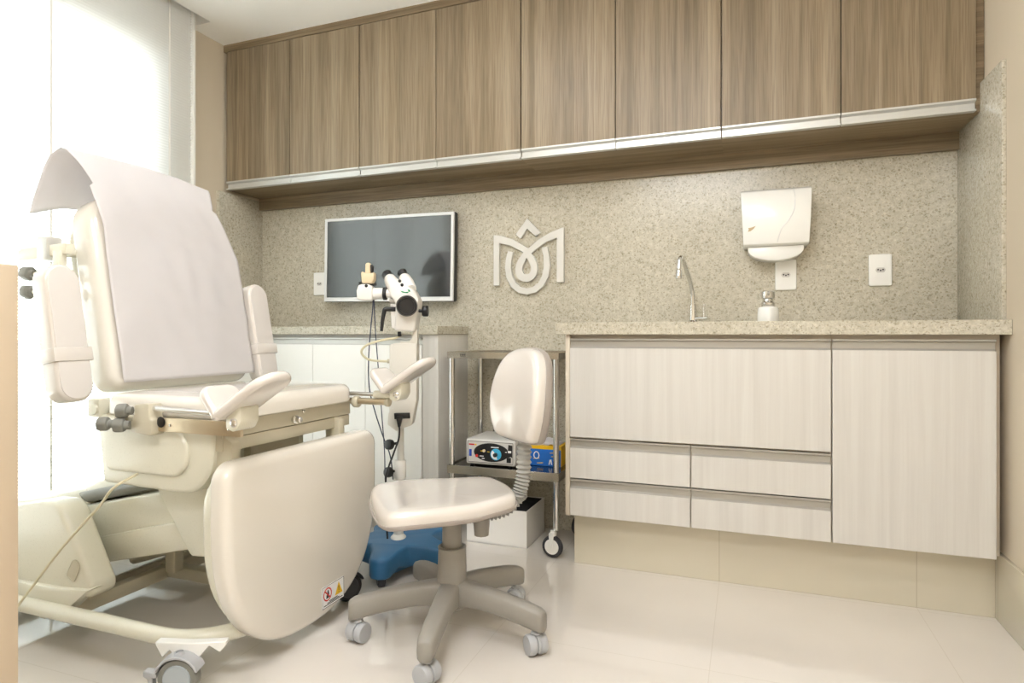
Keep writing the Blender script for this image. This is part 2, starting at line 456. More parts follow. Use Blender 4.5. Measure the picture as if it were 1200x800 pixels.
# ------------------------------------------------------------------ sink counter and base cabinets
CY = 2.19
def handle(mb, xa, xb, zt, h=.034):
    pr = [(0, zt), (0, zt-.005), (.003, zt-.0065), (.011, zt-.009), (.011, zt-h+.006), (.004, zt-h), (.018, zt-h), (.018, zt)]
    return mb.prism(pr, frame((xa, CY, 0), (0, 1, 0), (0, 0, 1), (1, 0, 0)), 0, xb-xa)
def front(name, root, xa, xb, za, zt):
    d = P(name, MB().box(xa, CY, za, xb, CY+.018, zt-.034, .001, 1), 'pale', root)
    P('handle', handle(MB(), xa, xb, zt), 'alug', d, 'grey aluminium pull profile along the top edge', ang=20)
    return d
a = thing('base_cabinet', 'pale wood sink cabinet with wide flap door above four drawers', 'cabinet', (-.19, CY+.2, .2))
c = MB(); c.box(-.6165, CY+.001, .2, -.600, 2.63, .856, .001); c.box(-.600, CY+.02, .2, .2515, 2.63, .8555)
P('carcass', c, 'palein', a)
front('flap_door', a, -.599, .2495, .486, .842)
front('drawer', a, -.599, -.1785, .338, .480); front('drawer', a, -.1745, .2495, .338, .480)
front('drawer', a, -.599, -.1785, .202, .334); front('drawer', a, -.1745, .2495, .202, .334)
a = thing('base_cabinet', 'tall single-door pale wood cabinet under the counter beside the right wall', 'cabinet', (.47, CY+.2, .2))
c = MB(); c.box(.2525, CY+.02, .2, .683, 2.63, .8555); c.box(.683, CY+.045, .2, .7025, 2.63, .856)
P('carcass', c, 'palein', a)
front('door', a, .254, .681, .202, .842)
ct = MB(); ct.box(-.6526, 2.176, .856, .7145, 2.22, .9, .0015, 1); ct.box(-.6526, 2.22, .856, .7025, 2.634, .9)
tag(P('countertop', ct, 'granite'), 'speckled granite sink worktop with thick front edge at right', 'countertop')

# left low cabinet
LX0, LX1, LY = -2.41, -1.21, 2.335
a = thing('low_cabinet', 'white low cabinet behind the exam chair under the screen', 'cabinet', (-1.8, 2.49, 0))
c = MB(); c.box(LX0, LY+.02, .05, LX1-.018, 2.634, .8565); c.box(LX1-.018, LY+.002, 0, LX1, 2.634, .8568, .001); c.box(LX1-.075, LY+.004, .05, LX1-.018, LY+.02, .8565)
c.box(LX0, LY+.05, 0, LX1-.018, 2.63, .05)
P('carcass', c, 'pale', a)
n = 4; W = (LX1-.077-LX0)/n
for k in range(n):
    xa, xb = LX0+k*W+.001, LX0+(k+1)*W-.001
    d = P('door', MB().box(xa, LY, .06, xb, LY+.018, .812, .001, 1), 'whitep', a)
    pr = [(0, .842), (0, .837), (.003, .8355), (.011, .833), (.011, .816), (.004, .812), (.018, .812), (.018, .842)]
    P('handle', MB().prism(pr, frame((xa, LY, 0), (0, 1, 0), (0, 0, 1), (1, 0, 0)), 0, xb-xa), 'alu', d, ang=20)
tag(P('countertop', MB().box(LX0, LY-.012, .857, LX1+.004, 2.634, .893, .0015, 1), 'granite'), 'granite top of the white low cabinet under the screen', 'countertop')

# ------------------------------------------------------------------ blind
a = thing('venetian_blind', 'white venetian blind with fine slats covering the bright window', 'blind', (-2.36, 1.24, .06))
s = MB(); z = .085; tilt = R(36); BY0, BY1 = .25, 2.132
while z < 2.38:
    ca, sa = math.cos(tilt), math.sin(tilt)
    pts = []
    for k in range(4):
        q = (k/3-.5)*.0155; bow = .0011*(1-(2*k/3-1)**2)
        pts.append((-2.36+q*ca-bow*sa, z+q*sa+bow*ca))
    vs = [(x, y, zz) for y in (BY0, BY1) for x, zz in pts]
    s.add(vs, [(k, k+1, k+5, k+4) for k in range(3)])
    z += .0119
P('slats', s, 'slat', a)
P('headrail', MB().box(-2.377, BY0, 2.395, -2.343, BY1, 2.425, .002), 'whitep', a)
P('bottom_rail', MB().box(-2.37, BY0, .06, -2.35, BY1, .076, .003), 'whitep', a)
for y in (.45, 1.0, 1.52, 2.014):
    P('ladder_tape', MB().box(-2.3512, y-.0045, .07, -2.3498, y+.0045, 2.4), 'whitep', a)
P('side_guide', MB().box(-2.372, 2.134, .0, -2.345, 2.146, 2.43, .001), 'whitep', a)

# ------------------------------------------------------------------ wall things
# screen on the back wall
t = thing('wall_screen', 'flat screen with silver bezel hung on the granite wall', 'screen', (-1.602, 2.634, 1.218))
u = Vector((math.cos(R(.84)), 0, -math.sin(R(.84)))); v = Vector((math.sin(R(.84)), 0, math.cos(R(.84))))
fr = frame((-1.602, 2.56, 1.2185), u, v, (0, 1, 0))
hw, hh, bz = .3535, .204, .014
b = MB()
def fbox(mb, x0, y0, x1, y1, d0, d1, bev=0, mi=0): return mb.prism([(x0, y0), (x1, y0), (x1, y1), (x0, y1)], fr, d0, d1, bev, 1, mi)
fbox(b, -hw, -hh, hw, -hh+.020, 0, .012, .001); fbox(b, -hw, hh-bz, hw, hh, 0, .012, .001)
fbox(b, -hw, -hh+.020, -hw+bz, hh-bz, 0, .012, .001); fbox(b, hw-bz, -hh+.020, hw, hh-bz, 0, .012, .001)
P('bezel', b, 'silver', t)
P('screen', fbox(MB(), -hw+bz, -hh+.02, hw-bz, hh-bz, .004, .011), 'screen', t, 'dark glossy screen')
P('back_shell', fbox(MB(), -hw-.001, -hh-.001, hw+.001, hh+.001, .012, .042, .004), 'black', t)
P('wall_mount', fbox(MB(), -.1, -.1, .1, .1, .042, .0745), 'black', t)

# metal monogram on the wall: each stroke shaped like the photograph's
def lg(x, y):    # drawing units of the emblem (800 wide) to metres in the wall plane
    return (-1.074+(x-118)*(.330/467.), 1.373-(y-208)*(.338/507.))
def stroke(pts, wid, closed=False):
    """polygon of a stroke with constant width"""
    Pn = [Vector(lg(*p)) for p in pts]; L = []; Rr = []
    N = len(Pn)
    for i in range(N):
        d = (Pn[min(N-1, i+1)]-Pn[max(0, i-1)]).normalized(); nn = Vector((-d.y, d.x))
        L.append(Pn[i]+nn*wid/2); Rr.append(Pn[i]-nn*wid/2)
    return [tuple(p) for p in L+Rr[::-1]]
lgm = MB(); F = XZ(0); D0, D1 = 2.617, 2.6345
def poly(pts, d=0): lgm.prism([lg(*p) for p in pts], F, D0-d, D1, .0015, 1)
# roof-like petal on top
poly([(345, 208), (268, 310), (300, 340), (345, 276), (402, 330), (436, 308)])
# left leg and left sweeping arm
poly([(118, 305), (118, 650), (156, 650), (156, 366), (158, 364)]+[(230, 382), (300, 420), (340, 452), (372, 415), (345, 402), (250, 342), (180, 316)])
# right leg and right sweeping arm
poly([(585, 280), (585, 640), (540, 640), (540, 348), (470, 372), (400, 420), (372, 445), (338, 418), (372, 392), (420, 352), (500, 310)], .0006)
# outer cup
out = [(216, 418), (202, 470), (196, 530), (206, 600), (236, 662), (288, 704), (345, 716), (405, 703), (455, 662), (485, 600), (497, 530), (490, 460), (478, 400)]
inn = [(440, 408), (452, 460), (456, 530), (446, 590), (420, 640), (385, 665), (345, 674), (300, 662), (268, 632), (244, 585), (236, 530), (240, 480), (252, 428)]
poly(out+inn)
# inner drop with a drop-shaped hole
o = [Vector(p) for p in ((345, 420), (385, 455), (408, 505), (414, 550), (402, 595), (372, 623), (340, 631), (308, 623), (278, 595), (268, 550), (276, 505), (305, 455))]
i_ = [Vector(p) for p in ((343, 473), (358, 498), (370, 525), (373, 548), (366, 568), (355, 578), (340, 580), (328, 578), (318, 568), (313, 548), (317, 525), (330, 498))]
o = [tuple(p) for p in spline(o, 4, True)]; i_ = [tuple(p) for p in spline(i_, 4, True)]
n = len(o)
vs = [F(*lg(*p), D0-.0012) for p in o]+[F(*lg(*p), D0-.0012) for p in i_]+[F(*lg(*p), D1) for p in o]+[F(*lg(*p), D1) for p in i_]
fs = []
for k in range(n):
    j = (k+1) % n
    fs += [(k, j, n+j, n+k), (2*n+k, 2*n+j, 3*n+j, 3*n+k), (k, j, 2*n+j, 2*n+k), (n+k, n+j, 3*n+j, 3*n+k)]
lgm.add(vs, fs)
tag(P('wall_emblem', lgm, 'mirror', ang=25), 'silver letter M tulip emblem mounted on the granite wall', 'emblem')

# sockets
def socket(label, xa, za, xb, zb):
    t = thing('wall_socket', label, 'socket', ((xa+xb)/2, 2.635, (za+zb)/2), 0, 'white wall sockets on the granite')
    cx, cz = (xa+xb)/2, (za+zb)/2
    fr = frame((cx, 2.635, cz), (1, 0, 0), (0, 0, 1), (0, -1, 0))
    w, h = (xb-xa)/2, (zb-za)/2
    P('cover_plate', MB().pad(rrect(-w, -h, w, h, .006, 4), fr, .010, .004), 'whitep', t)
    s_ = MB().prism([(-.017, 0), (-.011, -.009), (.011, -.009), (.017, 0), (.011, .009), (-.011, .009)], fr, .0085, .0118, .0008, 1)
    so = P('socket_insert', s_, 'esu', t)
    hs = MB()
    for a_, b_ in ((-.008, .001), (0, -.002), (.008, .001)): hs.lathe([(.003, 0), (.003, .0006)], fr(a_, b_, .0117), (0, -1, 0), 10)
    P('pin_holes', hs, 'c_dark', so, 'three dark pin holes')
socket('white wall socket half covered by the towel dispenser', .105, 1.028, .181, 1.146)
socket('white wall socket by itself, right of the towel dispenser', .425, 1.036, .500, 1.153)
socket('white wall socket at the lower left of the wall screen', -2.073, 1.057, -1.998, 1.173)

# paper towel dispenser
t = thing('towel_dispenser', 'white paper towel dispenser on the granite above the counter', 'dispenser', (.103, 2.634, 1.27))
cx = .103
prof = [(2.634, 1.408), (2.560, 1.408), (2.538, 1.398), (2.520, 1.36), (2.512, 1.30), (2.514, 1.235), (2.522, 1.196), (2.54, 1.19), (2.634, 1.19)]
b = MB(); b.prism(prof, frame((cx-.124, 0, 0), (0, 1, 0), (0, 0, 1), (1, 0, 0)), 0, .248, .004)
for i, v_ in enumerate(b.v):     # the cover narrows a little towards its lower edge
    k = (1.408-v_.z)/.218; v_.x = cx+(v_.x-cx)*(1-.085*max(0, k))
cov = P('cover', b, 'whitep', t, ang=30)
line = spline([(cx+.062, 2.5348, 1.397), (cx+.066, 2.5215, 1.36), (cx+.062, 2.5135, 1.318), (cx+.044, 2.5115, 1.28), (cx+.018, 2.5125, 1.245), (cx+.006, 2.5205, 1.202)], 6)
P('cover_seam', MB().tube(line, .0016, 6), 'silver', cov)
leaf = [(-.014, -.008), (-.004, -.006), (.006, .002), (.014, .012), (.002, .008), (-.006, .006), (-.013, .006), (-.010, .000)]
P('leaf_mark', MB().prism(leaf, frame((cx-.084, 2.5125, 1.252), (1, 0, 0), (0, 0, 1), (0, -1, 0)), 0, .0014), 'c_gold', cov, 'small gold leaf mark')
b = MB()
tray_ = [(cx-.098, 1.19)]+[(cx+.098*math.sin(R(q)), 1.178-.042*math.cos(R(q))) for q in range(-80, 81, 16)]+[(cx+.098, 1.19)]
b.prism(tray_, XZ(0), 2.545, 2.634, .004)
P('outlet_tray', b, 'whitep', t)

# mixer tap
t = thing('sink_tap', 'chrome swan-neck sink tap standing on the granite worktop', 'tap', (-.193, 2.5, .9))
P('base_flange', MB().lathe([(.021, 0), (.021, .006), (.015, .012), (.013, .03), (.0125, .07)], (-.193, 2.5, .9)), 'chrome', t)
pts = spline([(-.193, 2.5, .93), (-.194, 2.498, 1.0), (-.200, 2.485, 1.05), (-.214, 2.452, 1.105), (-.222, 2.43, 1.135), (-.228, 2.405, 1.146), (-.232, 2.386, 1.132), (-.234, 2.38, 1.10)], 7)
P('spout', MB().tube(pts, .0085, 14), 'chrome', t)
P('aerator', MB().lathe([(.009, 0), (.0115, .003), (.0115, .030), (.0095, .034)], (-.2345, 2.379, 1.062), (.02, .03, 1)), 'chrome', t)
P('lever', MB().tube([(-.193, 2.497, .917), (-.14, 2.475, .920), (-.1375, 2.474, .921)], .0065, 12).tube([(-.151, 2.478, .92), (-.151, 2.478, .965), (-.151, 2.478, .972)], .0042, 10), 'chrome', t)

# soap bottle
t = thing('soap_dispenser', 'small white soap bottle with chrome pump on the worktop', 'soap bottle', (.074, 2.45, .9))
P('bottle', MB().lathe([(.034, 0), (.037, .004), (.0365, .03), (.034, .052), (.031, .056), (.02, .058)], (.074, 2.45, .9)), 'whitep', t)
P('pump', MB().lathe([(.022, .056), (.024, .06), (.024, .072), (.020, .076), (.018, .084), (.0235, .089), (.0245, .1), (.0235, .112), (.018, .115)], (.074, 2.45, .9)), 'chrome', t)
P('nozzle', MB().tube([(.074, 2.45, 1.005), (.074, 2.42, 1.006), (.074, 2.408, 1.0)], [.006, .006, .005], 10), 'chrome', t)

# ------------------------------------------------------------------ casters (local helper)
def caster(root, name, o, heading, r=.05, w=.026, stem=.02, mats=('greyc', 'rubber', 'greyl'), brake=False, twin=False, hood=True):
    """wheel standing at floor point o; heading = direction of travel (angle); returns the caster part"""
    o = Vector(o); d = Vector((math.cos(heading), math.sin(heading), 0)); ax = Vector((-d.y, d.x, 0)); up = Vector((0, 0, 1))
    cw = o+up*r
    fr = frame(cw, d, up, ax)
    b = MB()
    for sgn in ((0,) if twin else (() if hood else (-1, 1))):
        # fork / hood cheeks
        pts = [(-r*.25, r*1.15), (-r*.12, -r*.05), (r*.12, -r*.05), (r*.25, r*1.15)]
        if twin: pts = [(math.cos(R(q))*r*1.05, math.sin(R(q))*r*1.05) for q in range(-35, 216, 18)]
        if twin: pts += [(-r*.5, -r*.1), (0, -r*.25), (r*.5, -r*.1)]
        c0 = sgn*(w/2+.004)
        b.prism(pts, fr, c0-.003, c0+.003, .0012, 1) if not twin else b.prism(pts, fr, -.0035, .0035, .0012, 1)
    if not twin and not hood:
        b.prism([(-r*.28, r*1.08), (r*.28, r*1.08), (r*.22, r*1.3), (-r*.22, r*1.3)], fr, -w/2-.007, w/2+.007, .002, 1)
    if not twin and hood:
        hd_ = [(math.cos(R(q))*r*1.16, math.sin(R(q))*r*1.16) for q in range(20, 161, 14)]+[(math.cos(R(q))*r*1.03, math.sin(R(q))*r*1.03) for q in range(160, 19, -14)]
        b.prism(hd_, fr, -w/2-.006, w/2+.006, .0015, 1)
    b.lathe([(.013, r*.98), (.014, r*1.1), (.009, r*1.25), (.009, r*1.25+stem)], cw, up, 14)
    c = P(name, b, mats[0], root)
    if twin:
        for sgn in (-1, 1):
            ww = MB().lathe([(r*.55, 0), (r*.93, .001), (r, .004), (r, w*.5-.004), (r*.9, w*.5), (r*.5, w*.5)], cw+ax*(sgn*.0035), ax*sgn, 24)
            P('wheel', ww, mats[0], c)
    else:
        ww = MB().lathe([(r*.7, -w/2), (r*.93, -w/2), (r, -w/2+.005), (r, w/2-.005), (r*.93, w/2), (r*.7, w/2)], cw, ax, 28)
        P('wheel', ww, mats[1], c)
        hb = MB().lathe([(r*.2, -w/2-.003), (r*.66, -w/2-.003), (r*.7, -w/2), (r*.7, w/2), (r*.66, w/2+.003), (r*.2, w/2+.003)], cw, ax, 24)
        P('wheel_hub', hb, mats[2], c)
    if brake:
        fr2 = fr
        bb_ = MB().prism([(-r*1.05, .012), (-r*1.7, .018), (-r*1.72, .004), (-r*1.5, -.002), (-r*1.42, -r*.7), (-r*1.25, -r*.7), (-r*1.25, 0), (-r*1.0, 0)], fr2, -w*.35, w*.35, .002, 1)
        P('brake_pedal', bb_, 'greyc', c)
    return c

# ------------------------------------------------------------------ examination chair
ch = thing('exam_chair', 'cream gynaecological examination chair with hanging leg panel by the window', 'exam chair', (-1.45, 1.46, 0))
# bumper ring
ring = []
def arc(cx, cy, r, a0, a1, n=8):
    return [(cx+r*math.cos(R(a0+(a1-a0)*k/n)), cy+r*math.sin(R(a0+(a1-a0)*k/n)), .10) for k in range(n+1)]
ring = arc(-1.37, 1.32, .165, -90, 0)+arc(-1.37, 1.6, .165, 0, 90)+arc(-2.12, 1.6, .165, 90, 180)+arc(-2.12, 1.32, .165, 180, 270)
P('bumper_ring', MB().tube(ring, .021, 16, closed=True), 'cream', ch)
# base rails
rb = MB()
rb.box(-1.77, 1.17, .075, -1.735, 1.75, .115, .004); rb.box(-1.86, 1.17, .06, -1.835, 1.75, .10, .004)
rb.box(-1.77, 1.478, .08, -1.20, 1.518, .118, .004); rb.box(-1.77, 1.72, .08, -1.3, 1.755, .118, .004)
P('base_rails', rb, 'creamd', ch)
# motor housing
hs = MB()
hs.prism([(-2.19, .14), (-2.19, .30), (-2.14, .345), (-2.02, .362), (-1.95, .37), (-1.90, .35), (-1.86, .15)], XZ(0), 1.215, 1.70, .02, 3)
for y in (1.172, 1.665):
    hs.prism([(-2.18, .14), (-2.18, .30), (-2.12, .345), (-1.98, .362), (-1.86, .386), (-1.80, .388), (-1.767, .368), (-1.652, .172), (-1.66, .14)], XZ(0), y, y+.08, .022, 4)
hs.prism([(-2.18, .10), (-2.18, .150), (-1.76, .162), (-1.648, .172), (-1.74, .10)], XZ(0), 1.160, 1.205, .006, 2)
hous = P('motor_housing', hs, 'cream', ch, ang=30)
P('grip_recess', MB().pad(rrect(-.015, -.026, .015, .026, [.003, .014, .014, .003], 5), frame((-1.716, 1.1712, .215), (1, 0, -.55), (.55, 0, 1), (0, -1, 0)), .003, .002), 'creamd', hous)
# lift arm rising from the housing to the column
la = MB(); la.prism([(-1.97, .316), (-1.526, .418), (-1.42, .44), (-1.40, .278), (-1.443, .266), (-1.88, .160)], XZ(0), 1.305, 1.60, .008, 2)
la.prism([(-1.93, .222), (-1.51, .329), (-1.43, .345), (-1.42, .270), (-1.443, .262), (-1.876, .158)], XZ(0), 1.298, 1.40, .004, 2)
P('lift_arm', la, 'cream', ch)
bw = MB().tube([(-1.98, 1.345, .338), (-1.80, 1.345, .380), (-1.52, 1.345, .446)], .018, 12)
P('actuator', MB().tube([(-1.86, 1.46, .13), (-1.66, 1.46, .195), (-1.5, 1.46, .262)], .017, 12).box(-1.70, 1.44, .115, -1.66, 1.475, .185, .004), 'creamd', ch)
P('bellows', bw, 'greyk', ch, 'dark grey rubber seam along the lift arm')
P('arm_cover', MB().prism([(-1.97, .33), (-1.95, .375), (-1.86, .412), (-1.70, .452), (-1.5, .50), (-1.45, .49), (-1.45, .42)], XZ(0), 1.36, 1.58, .012, 3), 'cream', ch)
# column
co = MB(); co.prism([(-1.60, .56), (-1.575, .50), (-1.543, .459), (-1.405, .268), (-1.395, .260), (-1.338, .264), (-1.331, .52), (-1.331, .56)], XZ(0), 1.262, 1.62, .008, 2)
co.box(-1.330, 1.272, .276, -1.308, 1.61, .56, .004)
P('column', co, 'cream', ch)
P('column_core', MB().box(-1.38, 1.36, .10, -1.285, 1.56, .56, .004), 'creamd', ch)
# side cover with raised stadium field
sc = MB()
cov = [(-1.672, .638), (-1.648, .452), (-1.40, .447)]+[(-1.36+.105*math.sin(R(q)), .552-.105*math.cos(R(q))) for q in range(8, 91, 12)]+[(-1.253, .638)]
cov = [(x, z) for x, z in cov]
sc.prism(cov[::1], XZ(0), 1.20, 1.30, .012, 3)
scov = P('side_cover', sc, 'cream', ch, ang=30)
stad = rrect(-1.63, .490, -1.33, .612, [.058, .058, .03, .03], 8)
P('raised_field', MB().pad(stad, frame((0, 1.2005, 0), (1, 0, 0), (0, 0, 1), (0, -1, 0)), .012, .009), 'cream', scov)
# seat frame
sf = MB(); sf.box(-1.65, 1.21, .56, -1.235, 1.735, .641, .004)
sfr = P('seat_frame', sf, 'creamd', ch)
P('front_beam', MB().box(-1.236, 1.235, .596, -1.222, 1.735, .638, .002).box(-1.236, 1.235, .56, -1.226, 1.735, .594, .002), 'creamd', ch)
b = MB()
b.lathe([(.010, 0), (.012, .004), (.012, .012), (.0085, .014), (.0085, .026), (.006, .029)], (-1.224, 1.46, .612), (1, 0, 0), 14)
P('bolt', b, 'chrome', ch)
P('bolt', MB().lathe([(.005, 0), (.005, .004), (.003, .006)], (-1.222, 1.50, .631), (1, 0, 0), 10), 'chrome', ch)
# seat cushion
so = subdiv(rrect(-1.635, 1.195, -1.195, 1.748, [.07, .08, .03, .03], 8), .05)
P('seat_cushion', MB().pad(so, frame((0, 0, .641), (1, 0, 0), (0, 1, 0), (0, 0, 1)), .056, .026, .006, crown=.008), 'vinyl', ch)
# backrest
bl_ = Vector((-.105, 0, .56)).normalized(); bn = Vector((bl_.z, 0, -bl_.x))   # up along the pad, normal towards the front
BO = Vector((-1.64, 0, .70))
frb = frame(BO-bn*.085, (0, 1, 0), bl_, bn)
bo = subdiv(rrect(1.225, 0, 1.745, .58, [.05, .15, .10, .05], 9), .05)
P('backrest_cushion', MB().pad(bo, frb, .085, .034, .012, crown=.004), 'vinyl', ch)
bo2 = subdiv(rrect(1.235, .02, 1.735, .555, [.05, .16, .12, .05], 9), .05)
P('backrest_shell', MB().pad(bo2, frame(BO-bn*.083, (0, 1, 0), bl_, -bn), .05, .03, .001), 'creamd', ch)
for y in (1.19, 1.70):
    hb = MB().lathe([(.014, 0), (.016, .004), (.016, .05), (.014, .054)], (-1.672, y, .652), (0, 1, 0), 16)
    hb.box(-1.70, y+.004, .63, -1.655, y+.049, .68, .006)
    P('backrest_hinge', hb, 'cream', ch)
# armrests folded up beside the backrest
def armrest(yc, lab):
    ao = subdiv(rrect(yc-.046, 0, yc+.046, .362, [.043, .045, .045, .043], 8), .03)
    oo = Vector((-1.603, 0, .685)); ob = Vector((-1.603, 0, .685))-bn*.052
    r = P('armrest', MB().pad(ao, frame(ob, (0, 1, 0), bl_, bn), .052, .009, .004), 'vinylw', ch, lab)
    P('armrest_face', MB().pad([(yc+(p[0]-yc)*.88, .181+(p[1]-.181)*.965) for p in ao], frame(oo-bn*.0006, (0, 1, 0), bl_, bn), .003, .0025, .0005), 'vinylg', r, 'pale grey padded face')
    sb = [(yc-.051, -.056), (yc+.051, -.056), (yc+.051, .005), (yc-.051, .005)]
    P('strap', MB().prism([(yc-.05, -.057), (yc+.05, -.057), (yc+.05, .006), (yc-.05, .006)], frame(oo, (0, 1, 0), bn, bl_), .105, .142, .003), 'vinylw', r, 'cream strap round the armrest')
    return r
armrest(1.105, 'armrest folded upright at the near side of the backrest')
armrest(1.797, 'armrest folded upright at the far side of the backrest')
# armrest levers and knobs behind
lv = MB()
fl = XZ(0)
lv.prism([(-1.925, 1.078), (-1.918, 1.093), (-1.905, 1.098), (-1.72, 1.105), (-1.72, 1.075), (-1.90, 1.062), (-1.918, 1.066)], fl, 1.15, 1.175, .004)
lv.tube([(-1.80, 1.17, 1.088), (-1.80, 1.30, 1.088)], .012, 12)
lv.box(-1.76, 1.14, .76, -1.735, 1.165, 1.085, .004); lv.box(-1.76, 1.14, .72, -1.64, 1.165, .76, .004)
P('armrest_lever', lv, 'cream', ch)
P('lever_clip', MB().box(-1.825, 1.142, 1.06, -1.785, 1.184, 1.125, .003), 'alu', ch)
def knob(o, ax, r=.019, l=.03, mat='greyk', lab=None):
    prof = [(r*.55, 0), (r*.6, l*.3), (r*.95, l*.36), (r, l*.45), (r, l*.85), (r*.9, l), (r*.55, l), (r*.5, l*.93)]
    b = MB()
    o = Vector(o); ax = Vector(ax).normalized()
    b.lathe(prof, o, ax, 30)
    for i, v_ in enumerate(b.v):       # scalloped grip
        k = i % 30
        rel = v_-o; h = rel.dot(ax); rad = rel-ax*h
        if h > l*.33 and rad.length > r*.7: v_ -= rad*.08*(1 if (k//3) % 2 else 0)
    return P('knob', b, mat, ch, lab)
knob((-1.86, 1.16, 1.025), (-1, -.1, .1), .02, .04)
knob((-1.85, 1.15, .975), (-1, -.15, 0), .02, .03)
P('threaded_stud', MB().tube([(-1.75, 1.16, 1.015), (-1.80, 1.16, 1.018), (-1.87, 1.16, 1.026)], [.011, .006, .006], 10).tube([(-1.75, 1.155, .97), (-1.86, 1.15, .974)], .006, 10), 'cream', ch)
# side rail with clamps and knobs
P('side_rail', MB().box(-1.47, 1.168, .610, -1.135, 1.178, .645, .0015), 'steelb', ch, 'worn steel side rail')
for x in (-1.36, -1.17): P('rail_screw', MB().lathe([(.004, 0), (.004, .003), (.002, .004)], (x, 1.1685, .628), (0, -1, 0), 10), 'chrome', ch)
for x in (-1.44, -1.21): P('rail_spacer', MB().box(x-.012, 1.176, .616, x+.012, 1.212, .640), 'chrome', ch)
cl = MB(); cl.prism([(-1.475, .608), (-1.475, .634), (-1.463, .652), (-1.463, .678), (-1.412, .68), (-1.408, .645), (-1.402, .64), (-1.402, .604), (-1.412, .600)], XZ(0), 1.148, 1.188, .004)
P('clamp_block', cl, 'creamd', ch)
P('clamp_block', MB().box(-1.545, 1.155, .611, -1.493, 1.185, .645, .004), 'creamd', ch)
P('clamp_slot', MB().lathe([(.013, 0), (.014, .002), (.011, .004)], (-1.392, 1.1685, .634), (0, -1, 0), 16), 'black', ch)
knob((-1.470, 1.15, .662), (-1, -.55, 0), .0185, .036); knob((-1.545, 1.155, .624), (-1, -.55, 0), .0185, .036); knob((-1.473, 1.145, .626), (-1, -.6, 0), .0185, .036)
P('support_rod', MB().tube([(-1.415, 1.165, .668), (-1.13, 1.165, .661)], .0075, 14), 'chrome', ch)
# knee supports (V-shaped gutters)
def knee_support(x, y, z, lab):
    fro = []
    for (dx_, dz_, Ln, wd) in ((.150, .098, .178, .115), (-.056, .066, .082, .115)):
        d = Vector((dx_, 0, dz_)).normalized(); nn = Vector((-d.z, 0, d.x)) if dx_ > 0 else Vector((d.z, 0, -d.x))
        fro.append((d, nn, Ln, wd))
    b = MB()
    for d, nn, Ln, wd in fro:
        ol = subdiv(rrect(-.012, -wd/2, Ln, wd/2, [.05 if Ln > .1 else .03, .05 if Ln > .1 else .03, .01, .01], 8), .025)
        w_ = nn; vax = w_.cross(d)
        b.pad(ol, frame(Vector((x, y, z))-nn*.011, d, vax, w_), .024, .011, .011)
    p = P('knee_support', b, 'vinylw', ch, lab)
    k = MB().prism([(x+.010, z-.032), (x+.008, z-.004), (x+.016, z+.006), (x+.046, z+.024), (x+.054, z+.018), (x+.054, z-.014), (x+.044, z-.032), (x+.03, z-.038)], XZ(0), y-.03, y+.03, .004)
    P('bracket', k, 'cream', p)
    P('bolt', MB().lathe([(.010, 0), (.010, .004), (.006, .007)], (x+.036, y-.03, z-.016), (0, -1, 0), 14), 'chrome', p)
knee_support(-1.147, 1.155, .668, 'V-shaped knee support at the near front corner')
knee_support(-1.072, 1.745, .682, 'V-shaped knee support standing off the far front corner')
P('support_rod', MB().tube([(-1.25, 1.745, .6615), (-1.06, 1.745, .6615)], .0065, 14), 'chrome', ch)
P('rod_socket', MB().lathe([(.012, 0), (.013, .004), (.013, .05), (.010, .06)], (-1.135, 1.745, .6615), (1, 0, 0), 16), 'cream', ch)
P('lower_bar', MB().tube([(-1.24, 1.745, .638), (-1.08, 1.745, .638)], .0105, 16), 'steelb', ch)
P('bar_clamp', MB().lathe([(.017, 0), (.019, .004), (.019, .016), (.017, .02)], (-1.215, 1.745, .635), (1, 0, 0), 18), 'creamd', ch)
P('bar_end_cap', MB().lathe([(.014, 0), (.015, .003), (.015, .011), (.012, .014)], (-1.092, 1.745, .638), (1, 0, 0), 18), 'creamd', ch)
# hanging leg panel
def dshape(y0, y1, z0, z1, r, k):
    c_ = (y0+y1)/2; hw_ = (y1-y0)/2; pts = []
    zt = z0+k
    pts += [(c_+hw_*math.cos(R(q))*1.0, zt+k*math.sin(R(q))) for q in ()]
    # lower squarish arc (superellipse), then rounded top corners
    for q in range(180, 361, 6):
        a_ = R(q); ce, se = math.cos(a_), math.sin(a_); e = 2/2.45
        pts.append((c_+hw_*math.copysign(abs(ce)**e, ce), zt+k*math.copysign(abs(se)**e, se)))
    for q in range(0, 91, 15): pts.append((y1-r+r*math.cos(R(q)), z1-r+r*math.sin(R(q))))
    for q in range(90, 181, 15): pts.append((y0+r+r*math.cos(R(q)), z1-r+r*math.sin(R(q))))
    return subdiv(pts, .03)
lp = P('leg_panel', MB().pad(dshape(1.13, 1.77, .035, .548, .05, .36), frame((-1.19, 0, 0), (0, 1, 0), (0, 0, 1), (1, 0, 0)), .05, .024, .004, crown=.004), 'vinyl', ch, 'padded leg panel hanging in front of the seat')
shl = dshape(1.15, 1.75, .055, .528, .10, .34)
P('panel_shell', MB().pad(shl, frame((-1.245, 0, 0), (0, 1, 0), (0, 0, 1), (1, 0, 0)), .055, .001, .02), 'cream', lp)
for y in (1.215, 1.655):
    pv = MB().prism([(-1.262, .45), (-1.262, .585), (-1.235, .60), (-1.208, .585), (-1.205, .45)], XZ(0), y, y+.03, .005)
    P('pivot_arm', pv, 'creamd', lp)
